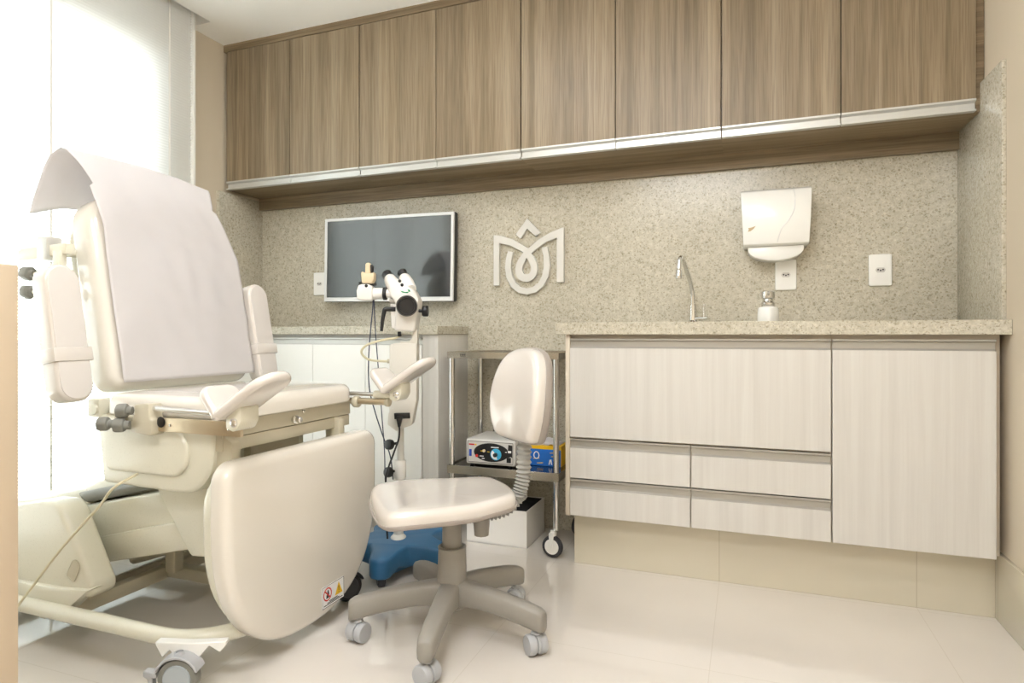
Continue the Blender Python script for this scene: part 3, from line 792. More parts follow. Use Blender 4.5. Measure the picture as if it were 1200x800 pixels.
# warning sticker on the panel
fs_ = frame((-1.1356, 1.527, .099), (0, 1, 0), (0, -.02, 1), (1, 0, 0))
sk = MB()
def q4(x0, y0, x1, y1, d0, d1, mi): sk.prism([(x0, y0), (x1, y0), (x1, y1), (x0, y1)], fs_, d0, d1, 0, 1, mi)
q4(-.051, -.031, .051, .031, -.0012, .0008, 0); 
for e in ((-.051, -.031, .051, -.0298), (-.051, .0298, .051, .031), (-.051, -.031, -.0498, .031), (.0498, -.031, .051, .031)): q4(*e, .0008, .0011, 1)
rg = [(-.027+.0195*math.cos(R(q)), .006+.0195*math.sin(R(q))) for q in range(0, 360, 15)]; ri = [(-.027+.0155*math.cos(R(q)), .006+.0155*math.sin(R(q))) for q in range(0, 360, 15)]
n = len(rg); sk.add([fs_(*p, .0012) for p in rg]+[fs_(*p, .0012) for p in ri], [(k, (k+1) % n, n+(k+1) % n, n+k) for k in range(n)], 2)
sk.prism([(-.027-.0135, .006+.0105), (-.027-.0105, .006+.0135), (-.027+.0135, .006-.0105), (-.027+.0105, .006-.0135)], fs_, .0008, .0012, 0, 1, 2)
sk.prism([(-.033, -.006), (-.021, -.006), (-.019, .004), (-.022, .016), (-.026, .019), (-.028, .008), (-.032, .004)], fs_, .0008, .001, 0, 1, 1)
sk.prism([(.008, -.012), (.044, -.012), (.026, .024)], fs_, .0008, .001, 0, 1, 3)
sk.prism([(.0243, .012), (.0277, .012), (.0268, -.002), (.0252, -.002)], fs_, .001, .0013, 0, 1, 1); q4(.0248, -.0075, .0272, -.005, .001, .0013, 1)
for z_, w_ in ((-.0165, .020), (-.0205, .028), (-.0245, .044)): q4(-w_, z_-.0012, w_, z_+.0012, .0008, .001, 1)
P('warning_sticker', sk, ['c_white', 'c_dark', 'c_red', 'c_yel'], lp, 'white warning sticker with red prohibition ring and yellow triangle')
# bracket and casters of the base
zz = MB(); fz = frame((-1.25, 1.128, .099), (.93, .36, 0), (0, 0, 1), (.36, -.93, 0))
zz.prism([(-.082, .014), (-.066, -.016), (-.048, .002), (-.03, -.018), (-.022, -.030), (.012, -.030), (.03, -.006), (.046, .012), (.072, -.004), (.086, .012), (.086, .022), (.0, .018), (-.082, .022)], fz, -.02, .004, .002, 1)
zz.lathe([(.024, -.034), (.026, -.030), (.020, -.018), (.012, -.010)], (-1.248, 1.118, .099+.0), (0, 0, 1), 18)
P('caster_bracket', zz, 'whitep', ch)
caster(ch, 'caster', (-1.258, 1.105, 0), R(22), .047, .03, -.02, ('greyc', 'greyk', 'greyl'), brake=True)
caster(ch, 'caster', (-1.205, 1.695, 0), R(60), .045, .03, .01, ('rubber', 'black', 'rubber'))
caster(ch, 'caster', (-2.22, 1.55, 0), R(60), .045, .03, .0, ('greyc', 'rubber', 'greyl'))
caster(ch, 'caster', (-2.1, 1.20, 0), R(60), .045, .03, .0, ('greyc', 'rubber', 'greyl'))
# cable
cb = spline([(-1.50, 1.19, .49), (-1.525, 1.14, .462), (-1.574, 1.137, .41), (-1.712, 1.132, .284), (-1.832, 1.125, .155), (-1.925, 1.118, .055), (-2.0, 1.115, .006), (-2.10, 1.12, .004)], 8)
P('cable', MB().tube(cb, .0034, 8), 'cablec', ch, 'thin cream cable hanging to the floor')

# paper sheet over the backrest
random.seed(3)
import mathutils
def wr(s, t, f, seed): return mathutils.noise.noise(Vector((s*f, t*f, seed)))
def paper(u, v):
    """u across (0 near .. 1 far), v up from the seat, over the top and down behind"""
    L = v*.86
    y0, y1 = 1.248, 1.742
    if L <= .56:
        k = L/.56
        b = BO+bl_*(.02+k*.567)+bn*(.015+.004*wr(u, v, 5, 1))
        b = b-bn*(.004*max(0, k-.9)/.1)
        y = y0+(y1-y0)*u
        inset = .055*max(0, k-.72)/.28
        y = y0+(y1-y0-inset*1.2)*u - .02*max(0, k-.8)/.2*(1-u)
        p = Vector((b.x, y, b.z))
    else:
        k = (L-.56)/.30
        top = BO+bl_*.587+bn*.011
        rise = .102+.028*math.sin(u*3.0)*.5-.012*u
        lean = -.035
        if k < .42:
            q = k/.42
            zc = top.z+rise*q; xc = top.x-.014*q+lean*q*q
        else:
            q = (k-.42)/.58
            zc = top.z+rise-(.15+.03*max(0, 1-u*5))*q+.006*math.sin(q*pi); xc = top.x-.049-.125*q**.6
        ya = 1.242-.065*min(1, k*2); yb = 1.662+.03*min(1, k*2)
        p = Vector((xc, ya+(yb-ya)*u, zc))
    amp = .004+.012*max(0, v-.55)
    p.x += amp*wr(u*1.3, v*2, 3.2, 4)+amp*.5*wr(u, v*2, 8, 9)
    p.z += amp*.35*wr(u, v, 6, 12)
    # soft vertical creases
    p += bn*.003*math.exp(-((u-.56+.05*v)/.05)**2)*min(1, v*3)*(.5+wr(u, v, 4, 21)) + bn*.002*wr(u*2.2+v, v*.9, 3.5, 30)
    return p
tag(P('paper_sheet', MB().grid(paper, 60, 80), 'paper', ang=60, solid=.0006), 'white paper sheet draped over the exam chair backrest', 'paper sheet')

# ------------------------------------------------------------------ task stool
SO = Vector((-.79, 1.612, 0))
stl = thing('task_stool', 'low white vinyl task stool with backrest on five taupe legs', 'stool', SO)
base_a = 20.6+190
col_ = MB().lathe([(.036, .078), (.045, .085), (.043, .14), (.039, .245), (.041, .250), (.036, .252), (.030, .250)], SO, n=32)
P('column_cover', col_, 'stoolp', stl)
P('column_sleeve', MB().lathe([(.027, .24), (.028, .245), (.0275, .318), (.024, .321)], SO, n=28), 'stoolp', stl)
P('gas_spring', MB().lathe([(.012, .30), (.012, .372)], SO, n=18), 'chrome', stl)
for k in range(5):
    a_ = R(base_a+72*k); d = Vector((math.cos(a_), math.sin(a_), 0)); s_ = Vector((-d.y, d.x, 0))
    prof = [(.02, .160, .078, .032), (.06, .156, .090, .029), (.12, .150, .090, .026), (.18, .142, .082, .025), (.235, .132, .072, .024), (.272, .123, .064, .023), (.284, .116, .063, .020), (.288, .112, .064, .016)]
    vs = []; fs = []; N = 12
    for (x, zt, zb, hw_) in prof:
        for q in range(N):
            an = 2*pi*q/N; e = .55
            cx_, sx_ = math.cos(an), math.sin(an)
            yy = hw_*math.copysign(abs(cx_)**e, cx_); z_ = (zt+zb)/2+(zt-zb)/2*math.copysign(abs(sx_)**e, sx_)
            vs.append(SO+d*x+s_*yy+Vector((0, 0, z_)))
    for j in range(len(prof)-1):
        for q in range(N): fs.append((j*N+q, j*N+(q+1) % N, (j+1)*N+(q+1) % N, (j+1)*N+q))
    fs.append(tuple(range(N))); fs.append(tuple((len(prof)-1)*N+q for q in range(N)))
    lg_ = P('leg', MB().add(vs, fs), 'stoolp', stl, ang=60)
    hd = a_+[.9, 1.1, -.7, 2.0, .4][k]
    fl_ = SO+d*.262
    caster(stl, 'caster', (fl_.x, fl_.y, 0), hd, .0275, .046, .012, ('greyc', 'rubber', 'greyl'), twin=True)
# seat
fa = R(-134.4-6); fw = Vector((math.cos(fa), math.sin(fa), 0)); sd = Vector((-fw.y, fw.x, 0))
SZ = .367
ctr = [(.19, -.14), (.20, 0), (.19, .14), (.15, .18), (.03, .185), (-.09, .16), (-.175, .115), (-.20, 0), (-.175, -.115), (-.09, -.16), (.03, -.185), (.15, -.18)]
ol = [(p.x, p.y) for p in spline([Vector((a_, b_)) for a_, b_ in ctr], 6, True)]
SC0 = SO+fw*.024
frs = frame(SC0+Vector((0, 0, SZ)), fw, sd, (0, 0, 1))
pdm = MB().pad(ol, frs, .037, .022, .004, crown=.004)
def bend(mb):
    for v_ in mb.v:
        rel = (v_-SC0); x = rel.dot(fw); y = rel.dot(sd)
        v_.z += -.005*max(0, (x-.08)/.13)**2 + .010*(abs(y)/.2)**2 + .012*max(0, (-x-.05)/.15)
    return mb
P('seat_cushion', bend(pdm), 'vinylw', stl)
ol2 = [(a_*1.014, b_*1.014) for a_, b_ in ol]
P('seat_shell', bend(MB().pad(ol2, frame(SC0+Vector((0, 0, SZ+.003)), fw, -sd, (0, 0, -1)), .014, .011, .001)), 'shellg', stl)
mech = MB().prism([(-.10, -.04), (.08, -.04), (.08, .04), (-.10, .04)], frs, -.030, -.008, .004)
P('tilt_mechanism', mech, 'black', stl)
lp0 = SO-fw*.10-sd*.02
# hanging lever knob
P('tension_knob', MB().lathe([(.012, .285), (.021, .288), (.024, .325), (.024, .335), (.01, .337)], SO-fw*.075+sd*.045, n=10), 'stoolp', stl)
# backrest
BC = SO-fw*.224+Vector((0, 0, .675))
fwb = Vector((math.cos(R(-134.4+6)), math.sin(R(-134.4+6)), 0)); sdb = Vector((-fwb.y, fwb.x, 0))
bu = (Vector((0, 0, 1))-fwb*.10).normalized(); bf = (fwb+Vector((0, 0, .10))).normalized()
ctrb = [(-.075, -.134), (.075, -.134), (.114, -.105), (.134, -.035), (.126, .045), (.096, .108), (.04, .138), (-.04, .138), (-.096, .108), (-.126, .045), (-.134, -.035), (-.114, -.105)]
olb = [(p.x, p.y) for p in spline([Vector(p) for p in ctrb], 6, True)]
frb2 = frame(BC, bu.cross(bf), bu, bf)
def curve_back(mb):
    for v_ in mb.v:
        rel = v_-BC; y = rel.dot(sdb); z_ = rel.dot(bu)
        v_ += bf*(.9*y*y) - bf*(.35*(z_+.03)**2)
    return mb
P('backrest_cushion', curve_back(MB().pad(olb, frb2, .040, .022, .003, crown=.004)), 'vinylw', stl)
P('backrest_shell', curve_back(MB().pad([(a_*1.02, b_*1.02) for a_, b_ in olb], frame(BC+bf*.004, -bu.cross(bf), bu, -bf), .030, .018, .001)), 'shellg', stl)
# corrugated stem
st0 = BC-bu*.10-bf*.012; 
path = spline([st0+bu*.02, st0-bu*.06, st0-bu*.14-fw*.004, st0-bu*.19+fw*.004, SO-fw*.205+Vector((0, 0, .382)), SO-fw*.165+Vector((0, 0, .345)), SO-fw*.105+Vector((0, 0, .334)), SO-fw*.05+Vector((0, 0, .334))], 22)
rad = [.0205+.0032*math.cos(i*2*pi/4) for i in range(len(path))]
P('corrugated_stem', MB().tube(path, rad, 18), 'bellow', stl, ang=80)

# ------------------------------------------------------------------ colposcope on a blue five-star base
yaw = .3598
MO = Vector((-1.202, 2.005, 0))
mc = thing('colposcope', 'white medical binocular microscope on a pole with blue star base', 'microscope', MO, yaw)
K = .003151
def px(x, y): return ((x-467)*K, .8562-(y-392)*K)
ex = Vector((math.cos(yaw), math.sin(yaw), 0)); ey = Vector((-math.sin(yaw), math.cos(yaw), 0)); ez = Vector((0, 0, 1))
FM = frame(MO, ex, ez, ey)     # a right, b up, c away from the camera side
def poly2(pts): return [px(*p) for p in pts]
def pt(x, y, c=0): a_, b_ = px(x, y); return FM(a_, b_, c)
# star base
star = []
b5 = MB()
for k in range(5):
    a_ = R(-98+72*k)
    for da, rr_ in ((-11, .200), (-7, .218), (0, .224), (7, .218), (11, .200), (19, .152), (36, .122), (53, .152)):
        star.append(((rr_)*math.cos(a_+R(da)), rr_*math.sin(a_+R(da))))
b5.prism(star, frame(MO+ez*.034, ex, ey, ez), 0, .082, .009, 2)
for v_ in b5.v:
    rel = v_-MO; r_ = math.hypot(rel.x, rel.y)
    if v_.z < .06: v_.z += .016*(1-min(1, abs(r_-.15)/.04))
    if v_.z > .09: v_.z -= .016*max(0, (r_-.1)/.125)
P('star_base', b5, 'blue', mc, 'blue five-pointed star base', ang=50)
for k in range(5):
    a_ = R(-98+72*k)+yaw; o_ = MO+Vector((math.cos(a_), math.sin(a_), 0))*.185
    caster(mc, 'caster', (o_.x, o_.y, 0), a_+.6, .021, .02, -.004, ('black', 'rubber', 'black'))
P('pole', MB().lathe([(.030, .105), (.028, .112), (.018, .122), (.0175, .30), (.0175, .345)], MO, n=24).lathe([(.0125, .34), (.0125, .52)], MO+ex*.008, n=20), 'scopeg', mc)
P('pole_collar', MB().lathe([(.02, .325), (.022, .33), (.022, .39), (.02, .394)], MO+ex*.006, n=24), 'scope', mc)
for (x, y) in ((458.5, 519), (457.5, 551)):
    o_ = pt(x, y, -.03)
    b = MB().lathe([(.010, -.012), (.018, -.008), (.0195, 0), (.018, .010), (.008, .012)], o_, (-.5*ex-.6*ey+.1*ez), 18)
    b.tube([pt(466, y, 0), o_], .005, 8)
    P('clamp_knob', b, 'black', mc)
# column box
bx = MB()
bx.prism(poly2([(461.5, 402), (461.5, 470), (457, 484), (456, 496), (466, 503.5), (484, 496.5), (489.5, 468), (490, 402)]), FM, -.032, .035, .003)
bx.prism(poly2([(457.5, 404), (461.6, 402.5), (461.6, 470), (457.2, 482)]), FM, -.018, .03, .002)
bx.prism(poly2([(483.5, 386), (490, 386), (490, 410), (483.5, 410)]), FM, -.02, .02, .002)
bx.prism(poly2([(470, 400), (480, 400), (484, 396), (484, 403), (470, 403)]), FM, -.02, .02, .001)
P('control_box', bx, 'scopeg', mc)
P('power_inlet', MB().prism(poly2([(464, 482.5), (482, 482), (482.5, 488.5), (464.5, 489.5)]), FM, -.040, -.03, .002), 'black', mc)
P('power_plug', MB().prism(poly2([(467, 486), (474.5, 486), (473.5, 492), (472, 498), (469.5, 498), (468.5, 492)]), FM, -.058, -.039, .002), 'black', mc)
P('power_cable', MB().tube(spline([pt(471, 496, -.05), pt(470.5, 510, -.052), pt(466, 524, -.055), pt(459, 543, -.055), pt(455.5, 556, -.05), pt(454, 590, -.03), pt(458, 625, -.06)], 8), .0035, 8), 'black', mc)
# optical head
hd = MB()
hd.prism(poly2([(466.5, 356), (460, 347), (458, 337), (466, 331.5), (477, 333), (487, 341), (493, 352), (491, 366), (488, 389), (464.5, 387.5)]), FM, -.05, .06, .010, 3)
P('optical_head', hd, 'scope', mc, ang=30)
P('green_mark', MB().prism(poly2([(472, 341.6), (478, 343.2), (483, 342.4), (480, 344.4), (474, 343.6)]), FM, -.0512, -.049).prism(poly2([(480, 340.2), (483, 340.6), (483.6, 343), (481.5, 342.4)]), FM, -.0514, -.049), 'c_green', mc)
P('objective_lens', MB().lathe([(.036, -.02), (.038, .0), (.038, .02), (.036, .024), (.035, .050), (.033, .054), (.029, .054), (.027, .048)], pt(479.5, 359, -.05), (.16*ex-.05*ez-1*ey), 32), 'black', mc, ang=30)
b = MB().lathe([(.018, 0), (.021, .004), (.021, .018), (.018, .022)], pt(495.5, 364.5, -.01), ex, 18); b.tube([pt(488, 364, -.01), pt(496, 364.5, -.01)], .006, 8)
P('focus_knob', b, 'black', mc)
for (x0, y0, x1, y1, nm) in ((464, 338, 455, 326, 0), (480, 338, 472.5, 325, 1)):
    A = pt(x0, y0, -.01); B = pt(x1, y1, .03); dd = (B-A).normalized()
    tb = MB().lathe([(.024, -.012), (.0265, 0), (.0265, .03), (.022, (B-A).length), (.019, (B-A).length+.006)], A, dd, 24)
    e = P('eyepiece_tube', tb, 'scope', mc)
    P('eyecup', MB().lathe([(.0155, 0), (.0165, .004), (.0155, .016), (.0185, .022), (.0185, .031), (.015, .032), (.013, .026)], B+dd*.004, dd, 24), 'black', e)
P('screw_caps', MB().sphere(pt(470.5, 330, -.035), .006).sphere(pt(474, 335, -.05), .006), 'black', mc)
# camera adapter at the left
ca_ = MB(); ca_.prism(poly2([(420.5, 350), (420, 341), (422, 335), (426, 333.5), (434, 333.5), (438, 336.5), (438, 351), (436, 352.5), (423, 352)]), FM, -.03, .03, .008, 3)
P('camera_adapter', ca_, 'scope', mc)
P('camera_barrel', MB().lathe([(.0195, 0), (.0215, .002), (.0215, .040), (.0195, .042), (.0165, .043), (.0165, .09)], pt(437, 344, 0), ex, 24), 'scope', mc)
P('barrel_ring', MB().lathe([(.0215, 0), (.0245, .002), (.0245, .012), (.0215, .014)], pt(449, 344, 0), ex, 24), 'black', mc)
P('lower_barrel', MB().lathe([(.012, 0), (.012, .03), (.010, .031), (.010, .06)], pt(457, 352.5, 0), ex, 18), 'alug', mc)
cm = MB(); cm.prism(poly2([(425.5, 332), (424.5, 320), (426, 318), (428.5, 320.5), (437, 320.5), (439.5, 319), (439.5, 328), (436.5, 332.5)]), FM, -.022, .022, .005)
cm.prism(poly2([(428.8, 321), (429.2, 309.5), (431, 308), (434.5, 308.2), (435, 321)]), FM, -.014, .014, .003)
P('camera_head', cm, 'beige', mc, 'beige camera coupler on the adapter')
P('coupler_grip', MB().prism(poly2([(434.6, 319.5), (434.6, 310.5), (436.5, 310), (437.6, 313), (437.2, 319)]), FM, -.012, .012, .003), 'black', mc)
P('ring_screws', MB().tube([pt(421.8, 331.8, 0), pt(441, 333.6, 0)], .0035, 8).sphere(pt(422.5, 331.8, 0), .0065).sphere(pt(439.5, 333.4, 0), .0065).sphere(pt(431.5, 335.5, -.03), .006), 'black', mc)
b = MB().tube(spline([pt(470, 362, -.01), pt(460, 362.4, -.025), pt(453.6, 362.6, -.03), pt(452, 367, -.032), pt(450.5, 376, -.034), pt(449.4, 388, -.036)], 6), [.0085]*12+[.0085-.0028*k/18 for k in range(19)], 12)
P('handle', b, 'black', mc)
P('pivot_post', MB().prism(poly2([(458.5, 356), (466, 356), (466, 386), (460, 384)]), FM, -.02, .05, .003), 'scope', mc)
P('lock_knob', MB().lathe([(.006, 0), (.0075, .003), (.0075, .016), (.005, .018)], pt(468.8, 394, -.01), ez, 14), 'black', mc)
P('light_cable', MB().tube(spline([pt(468.5, 393, 0), pt(464, 396, -.01), pt(451, 398, -.02), pt(433, 403.5, -.03), pt(425.8, 412, -.03), pt(433, 420.5, -.02), pt(448, 423, -.005), pt(458, 423, .0)], 7), .0042, 8), 'cablec', mc, 'cream looped light cable')
P('cable_socket', MB().lathe([(.008, 0), (.008, .012), (.006, .014)], pt(454, 423, 0), ex, 14), 'creamd', mc)
P('camera_cable', MB().tube(spline([pt(437.4, 351, .0), pt(436.5, 365, .0), pt(434.5, 385, .0), pt(432, 420, .0), pt(431.4, 455, .02), pt(437, 482, .03), pt(446, 510, .03), pt(456, 535, .02), pt(462, 560, -.022)], 8), .0024, 6), 'cabled', mc)
P('camera_cable', MB().tube(spline([pt(437.8, 351, .005), pt(439, 375, .005), pt(440.5, 400, .005), pt(442.8, 450, .03), pt(445, 490, .04), pt(448, 530, .04), pt(449.5, 575, .04), pt(458, 625, .02)], 8), .0022, 6), 'cabled', mc)

# ------------------------------------------------------------------ steel trolley
tr = thing('steel_trolley', 'stainless steel two-shelf trolley on casters between the cabinets', 'trolley', (-.914, 2.45, 0))
TX0, TX1, TY0, TY1 = -1.137, -.690, 2.32, 2.615
for (x, y) in ((TX0, TY0), (TX1, TY0), (TX0, TY1), (TX1, TY1)):
    P('post', MB().lathe([(.0115, .10), (.0115, .765)], (x, y, 0), n=18), 'chrome', tr)
def tray(z, h, lab=None):
    b = MB(); b.box(TX0-.016, TY0-.016, z-h, TX1+.016, TY0-.0135, z, .0008, 1); b.box(TX0-.016, TY1+.0135, z-h, TX1+.016, TY1+.016, z, .0008, 1)
    b.box(TX0-.016, TY0-.0135, z-h, TX0-.0135, TY1+.0135, z, .0008, 1); b.box(TX1+.0135, TY0-.0135, z-h, TX1+.016, TY1+.0135, z, .0008, 1)
    s_ = P('shelf', b, 'steel', tr)
    return s_
s1 = tray(.786, .026)
P('shelf_panel', MB().box(TX0-.0135, TY0-.0135, .762, TX1+.0135, TY1+.0135, .768), 'steel', s1)
b = MB()
for k, (a_, w_) in enumerate(((0, .003), (.005, .002), (.009, .004), (.015, .002), (.019, .003))): b.box(-1.092+a_, 2.3034, .770+.002*(k % 2), -1.092+a_+w_, 2.3041, .778)
b.box(-1.092, 2.3034, .767, -1.068, 2.3041, .7685)
P('maker_mark', b, 'c_dark', s1, 'small dark maker mark')
s2 = tray(.322, .034)
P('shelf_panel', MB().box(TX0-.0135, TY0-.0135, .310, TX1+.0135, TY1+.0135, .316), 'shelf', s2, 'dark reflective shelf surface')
caster(tr, 'caster', (TX1-.008, TY0-.02, 0), R(-8), .042, .02, .008, ('scope', 'rubber', 'scope'), hood=False)
caster(tr, 'caster', (TX0-.008, TY0-.015, 0), R(10), .042, .02, .008, ('scope', 'rubber', 'scope'), hood=False)
caster(tr, 'caster', (TX1+.018, TY1-.02, 0), R(70), .042, .02, .008, ('scope', 'rubber', 'scope'), hood=False)
caster(tr, 'caster', (TX0, TY1-.03, 0), R(70), .042, .02, .008, ('scope', 'rubber', 'scope'), hood=False)

# electrosurgical unit
EX0, EX1, EY0, EY1, EZ = -1.086, -.868, 2.345, 2.56, .3162
es = thing('electrosurgical_unit', 'grey electrosurgical unit with blue dial on the trolley shelf', 'medical device', (-.977, 2.45, EZ))
P('case', MB().box(EX0, EY0, EZ+.008, EX1, EY1, EZ+.112, .008, 3), 'esu', es)
ft = MB()
for x in (EX0+.02, EX1-.03):
    for y in (EY0+.02, EY1-.03): ft.lathe([(.008, 0), (.009, .002), (.009, .009)], (x, y, EZ), n=14)
P('feet', ft, 'black', es)
fe = frame((-.977, EY0, EZ+.06), (1, 0, 0), (0, 0, 1), (0, -1, 0))
pf = MB().prism(rrect(-.1, -.043, .1, .043, .004, 3), fe, -.002, .0012, 0, 1, 0)
frm = [(-.1, -.043, .1, -.0415), (-.1, .0415, .1, .043), (-.1, -.043, -.0985, .043), (.0985, -.043, .1, .043)]
for e in frm: pf.prism([(e[0], e[1]), (e[2], e[1]), (e[2], e[3]), (e[0], e[3])], fe, .0012, .0018, 0, 1, 1)
el = [(-.072+.0, -.012)]
el = [(.005+.077*math.cos(R(q)), .0+.038*math.sin(R(q))) for q in range(20, 331, 10)]+[(.09, -.012), (.097, -.016), (.097, .033), (.08, .036)]
pf.prism(el, fe, .0012, .0020, 0, 1, 1)
for (x, z_, w_, h_, mi) in ((-.094, .026, .024, .006, 2), (-.068, .026, .008, .006, 5), (-.042, .003, .010, .0028, 5), (-.012, .001, .010, .0028, 5), (.004, .020, .034, .004, 4), (-.046, -.018, .018, .003, 4), (-.036, -.027, .012, .003, 4), (.066, .004, .008, .003, 4), (.078, .003, .014, .009, 4)):
    pf.prism([(x, z_), (x+w_, z_), (x+w_, z_+h_), (x, z_+h_)], fe, .0018, .0024, 0, 1, mi)
P('front_panel', pf, ['esu', 'black', 'c_red', 'c_navy', 'c_white', 'c_yel'], es, 'grey front panel with black oval field and small coloured marks')
P('rocker_switch', MB().prism([(-.093, -.019), (-.082, -.019), (-.082, .009), (-.093, .009)], fe, .001, .005, .001, 1), 'c_navy', es, 'blue rocker switch')
dl = MB(); dl.lathe([(.0235, 0), (.0235, .0025)], fe(.026, -.006, .0018), (0, -1, 0), 28, 0)
pts = [(.026+.0205*math.cos(R(q)), -.006+.0205*math.sin(R(q))) for q in range(130, 291, 10)]
dl.prism([(.026, -.006)]+pts, fe, .0043, .0050, 0, 1, 1)
P('dial_ring', dl, ['c_sky', 'c_white'], es, 'light blue dial ring')
P('dial_knob', MB().lathe([(.008, 0), (.009, .002), (.008, .012), (.006, .013)], fe(.026, -.007, .004), (0, -1, 0), 18), 'black', es)
P('red_socket', MB().lathe([(.006, 0), (.006, .004)], fe(-.058, -.016, .0018), (0, -1, 0), 14), 'c_red', es)
P('white_socket', MB().lathe([(.006, 0), (.006, .005)], fe(-.026, .006, .0018), (0, -1, 0), 14), 'beige', es)
P('output_socket', MB().prism(rrect(.073, -.036, .091, -.016, .002, 3), fe, .001, .005, .0008, 1), 'black', es)
P('mains_cable', MB().tube(spline([(-1.04, 2.545, .405), (-1.05, 2.575, .44), (-1.03, 2.60, .455), (-.995, 2.605, .445), (-1.0, 2.59, .41), (-1.02, 2.595, .35)], 8), .005, 8), 'black', es)
P('side_vent', MB().box(EX1-.001, 2.53, EZ+.075, EX1+.002, 2.55, EZ+.1), 'black', es)

# box of wipes
BX0, BX1, BY0_, BY1_ = -.838, -.706, 2.44, 2.545
wp = thing('wipes_box', 'blue and yellow wipes box beside the grey unit on the trolley', 'box', (-.772, 2.49, EZ))
b = MB(); b.box(BX0, BY0_, EZ, BX1, BY1_, EZ+.082, .002, 1)
P('carton', b, 'c_blue', wp)
fw_ = frame(((BX0+BX1)/2, BY0_, EZ+.04), (1, 0, 0), (0, 0, 1), (0, -1, 0))
b = MB(); b.box(BX0-.0008, BY0_-.0008, EZ+.070, BX1+.0008, BY1_+.0008, EZ+.084)
b.box(BX1-.0002, BY0_-.0006, EZ+.001, BX1+.0012, BY1_, EZ+.072)
for k, (x, z_) in enumerate(((.02, .014), (.026, .0), (-.052, -.012), (-.036, -.03))): b.prism([(x, z_), (x+.026, z_+.002), (x+.026, z_+.006), (x, z_+.003)], fw_, 0, .0008)
P('yellow_band', b, 'c_yel', wp)
b = MB(); rg = [(-.038+.013*math.cos(R(q)), .004+.016*math.sin(R(q))) for q in range(0, 361, 20)]; ri = [(-.038+.009*math.cos(R(q)), .004+.012*math.sin(R(q))) for q in range(0, 361, 20)]
n = len(rg); b.add([fw_(*p, .0009) for p in rg]+[fw_(*p, .0009) for p in ri], [(k, k+1, n+k+1, n+k) for k in range(n-1)])
b.prism([(.014, -.032), (.018, -.012), (.026, -.010), (.03, -.032), (.026, -.032), (.022, -.018), (.018, -.032)], fw_, 0, .0008)
P('white_print', b, 'c_white', wp)
def tis(u_, v_):
    x = BX0+.012+(BX1-BX0-.024)*u_; y = BY0_+.015+(BY1_-BY0_-.03)*v_
    return Vector((x, y, EZ+.086+.022*math.sin(u_*pi)*math.sin(v_*pi)+.012*mathutils.noise.noise(Vector((u_*5, v_*5, 2)))*math.sin(u_*pi)))
P('tissue', MB().grid(tis, 14, 10), 'paper', wp, 'white tissue standing out of the top', solid=.001)

# white carton on the floor under the trolley
cb_ = thing('floor_box', 'white box with black lining on the floor under the trolley', 'box', (-.95, 2.46, 0))
X0, X1, Y0, Y1, H, w_ = -1.085, -.822, 2.352, 2.585, .148, .004
b = MB(); b.box(X0, Y0, .002, X1, Y0+w_, H); b.box(X0, Y1-w_, .002, X1, Y1, H); b.box(X0, Y0+w_, .002, X0+w_, Y1-w_, H); b.box(X1-w_, Y0+w_, .002, X1, Y1-w_, H); b.box(X0, Y0, 0, X1, Y1, .004)
P('carton', b, 'boxw', cb_)
def lin(u_, v_): return Vector((X0+.005+(X1-X0-.01)*u_, Y0+.005+(Y1-Y0-.01)*v_, H-.004+.012*math.sin(v_*pi)*math.sin(u_*pi)+.008*mathutils.noise.noise(Vector((u_*6, v_*6, 1)))*math.sin(v_*pi)*math.sin(u_*pi)))
P('lining', MB().grid(lin, 24, 20), 'liner', cb_, 'crumpled black lining', solid=.002)

# beige half-height panel at the left edge of the frame
pp = MB(); pp.box(-1.9, .605, .0, -1.098, .66, .968, .002, 2)
tag(P('partition_panel', pp, 'panelb'), 'beige laminate half-height panel at the extreme left edge', 'partition')

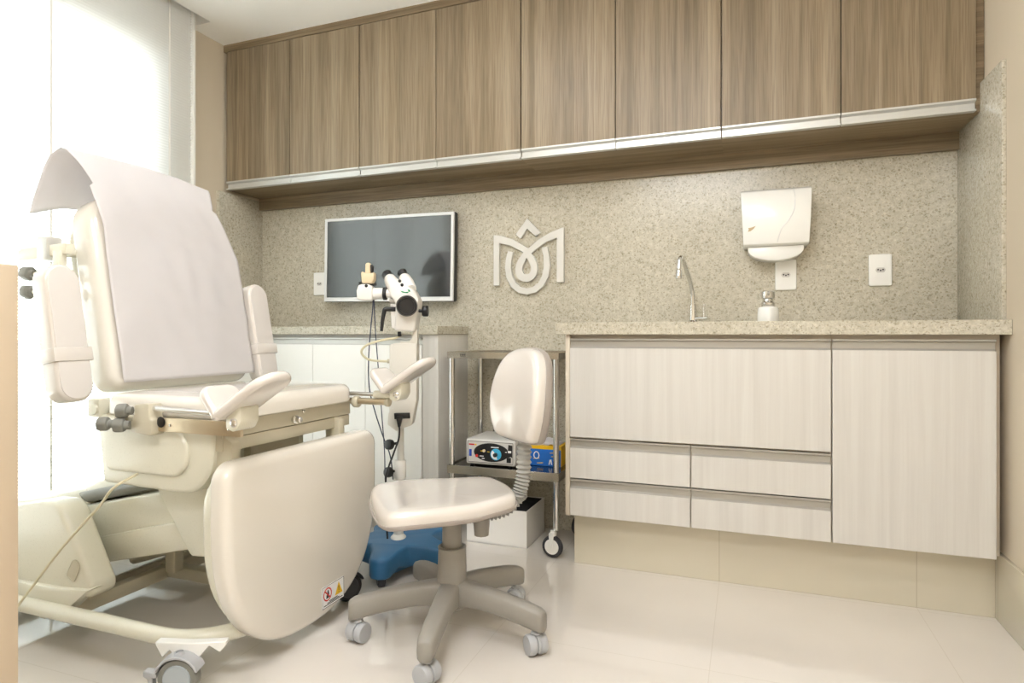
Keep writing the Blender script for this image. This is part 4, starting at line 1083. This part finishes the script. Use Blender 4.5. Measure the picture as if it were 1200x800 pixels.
# ------------------------------------------------------------------ added ceiling fill lights and the sky
def ceiling_fill(x, y, label, sx=.6, sy=.6):  # unseen glowing box, added to fill the room and ceiling with even light
    t = thing('ceiling_fill', label, 'light', (x, y, ZC), 0, 'added fill lights on the ceiling, out of view')
    P('mounting_plate', MB().box(x-sx/2-.01, y-sy/2-.01, ZC-.012, x+sx/2+.01, y+sy/2+.01, ZC, .002, 1), 'whitep', t)
    P('diffuser', MB().box(x-sx/2, y-sy/2, ZC-.095, x+sx/2, y+sy/2, ZC-.012, .012, 2), 'fill_glow', t)
ceiling_fill(-.95, 1.25, 'oblong added fill light on the ceiling above the exam chair, out of view', .2, .45)
ceiling_fill(-.35, .75, 'square added fill light on the ceiling in front of the sink cabinet, out of view', .45, .45)
ceiling_fill(-.35, -.55, 'added fill light on the ceiling behind the camera, out of view', 1.0, .6)

wd = bpy.data.worlds.new('sky'); SC.world = wd; wd.use_nodes = True
nt = wd.node_tree; bg = nt.nodes['Background']
bg.inputs[0].default_value = (.96, .985, 1, 1); bg.inputs[1].default_value = 10.0
tc = nt.nodes.new('ShaderNodeTexCoord'); sp_ = nt.nodes.new('ShaderNodeSeparateXYZ'); nt.links.new(tc.outputs['Generated'], sp_.inputs[0])
rp_ = ramp(nt, [(.49, (.36, .36, .34, 1)), (.51, (.96, .985, 1, 1))])
mr_ = nt.nodes.new('ShaderNodeMapRange'); mr_.inputs['From Min'].default_value = -1; nt.links.new(sp_.outputs['Z'], mr_.inputs['Value'])
nt.links.new(mr_.outputs['Result'], rp_.inputs['Fac']); nt.links.new(rp_.outputs[0], bg.inputs[0])
# daylight sampling guide in the window opening
pl = bpy.data.lights.new('window_portal', 'AREA'); pl.shape = 'RECTANGLE'; pl.size = WY1-WY0; pl.size_y = WZ1-WZ0
pl.cycles.is_portal = True
po = bpy.data.objects.new('window_portal', pl); COL.objects.link(po)
po.location = (XL-.15, (WY0+WY1)/2, (WZ0+WZ1)/2); po.rotation_euler = (R(90), 0, R(-90))

# ------------------------------------------------------------------ camera
cam = bpy.data.cameras.new('camera'); cam.sensor_width = 36; cam.lens = 730/1200*36
cam.shift_y = -8/1200; cam.clip_start = .02
cob = bpy.data.objects.new('camera', cam); COL.objects.link(cob)
cob.location = (0, 0, .8562); cob.rotation_euler = (R(90), 0, .3598)
SC.camera = cob
SC.view_settings.view_transform = 'Standard'; SC.view_settings.look = 'None'
SC.view_settings.gamma = 1; SC.view_settings.use_curve_mapping = False
SC.view_settings.exposure = 0.57
SC.cycles.use_denoising = True
SC.cycles.max_bounces = 10; SC.cycles.diffuse_bounces = 6; SC.cycles.transparent_max_bounces = 24
SC.cycles.sample_clamp_indirect = 8
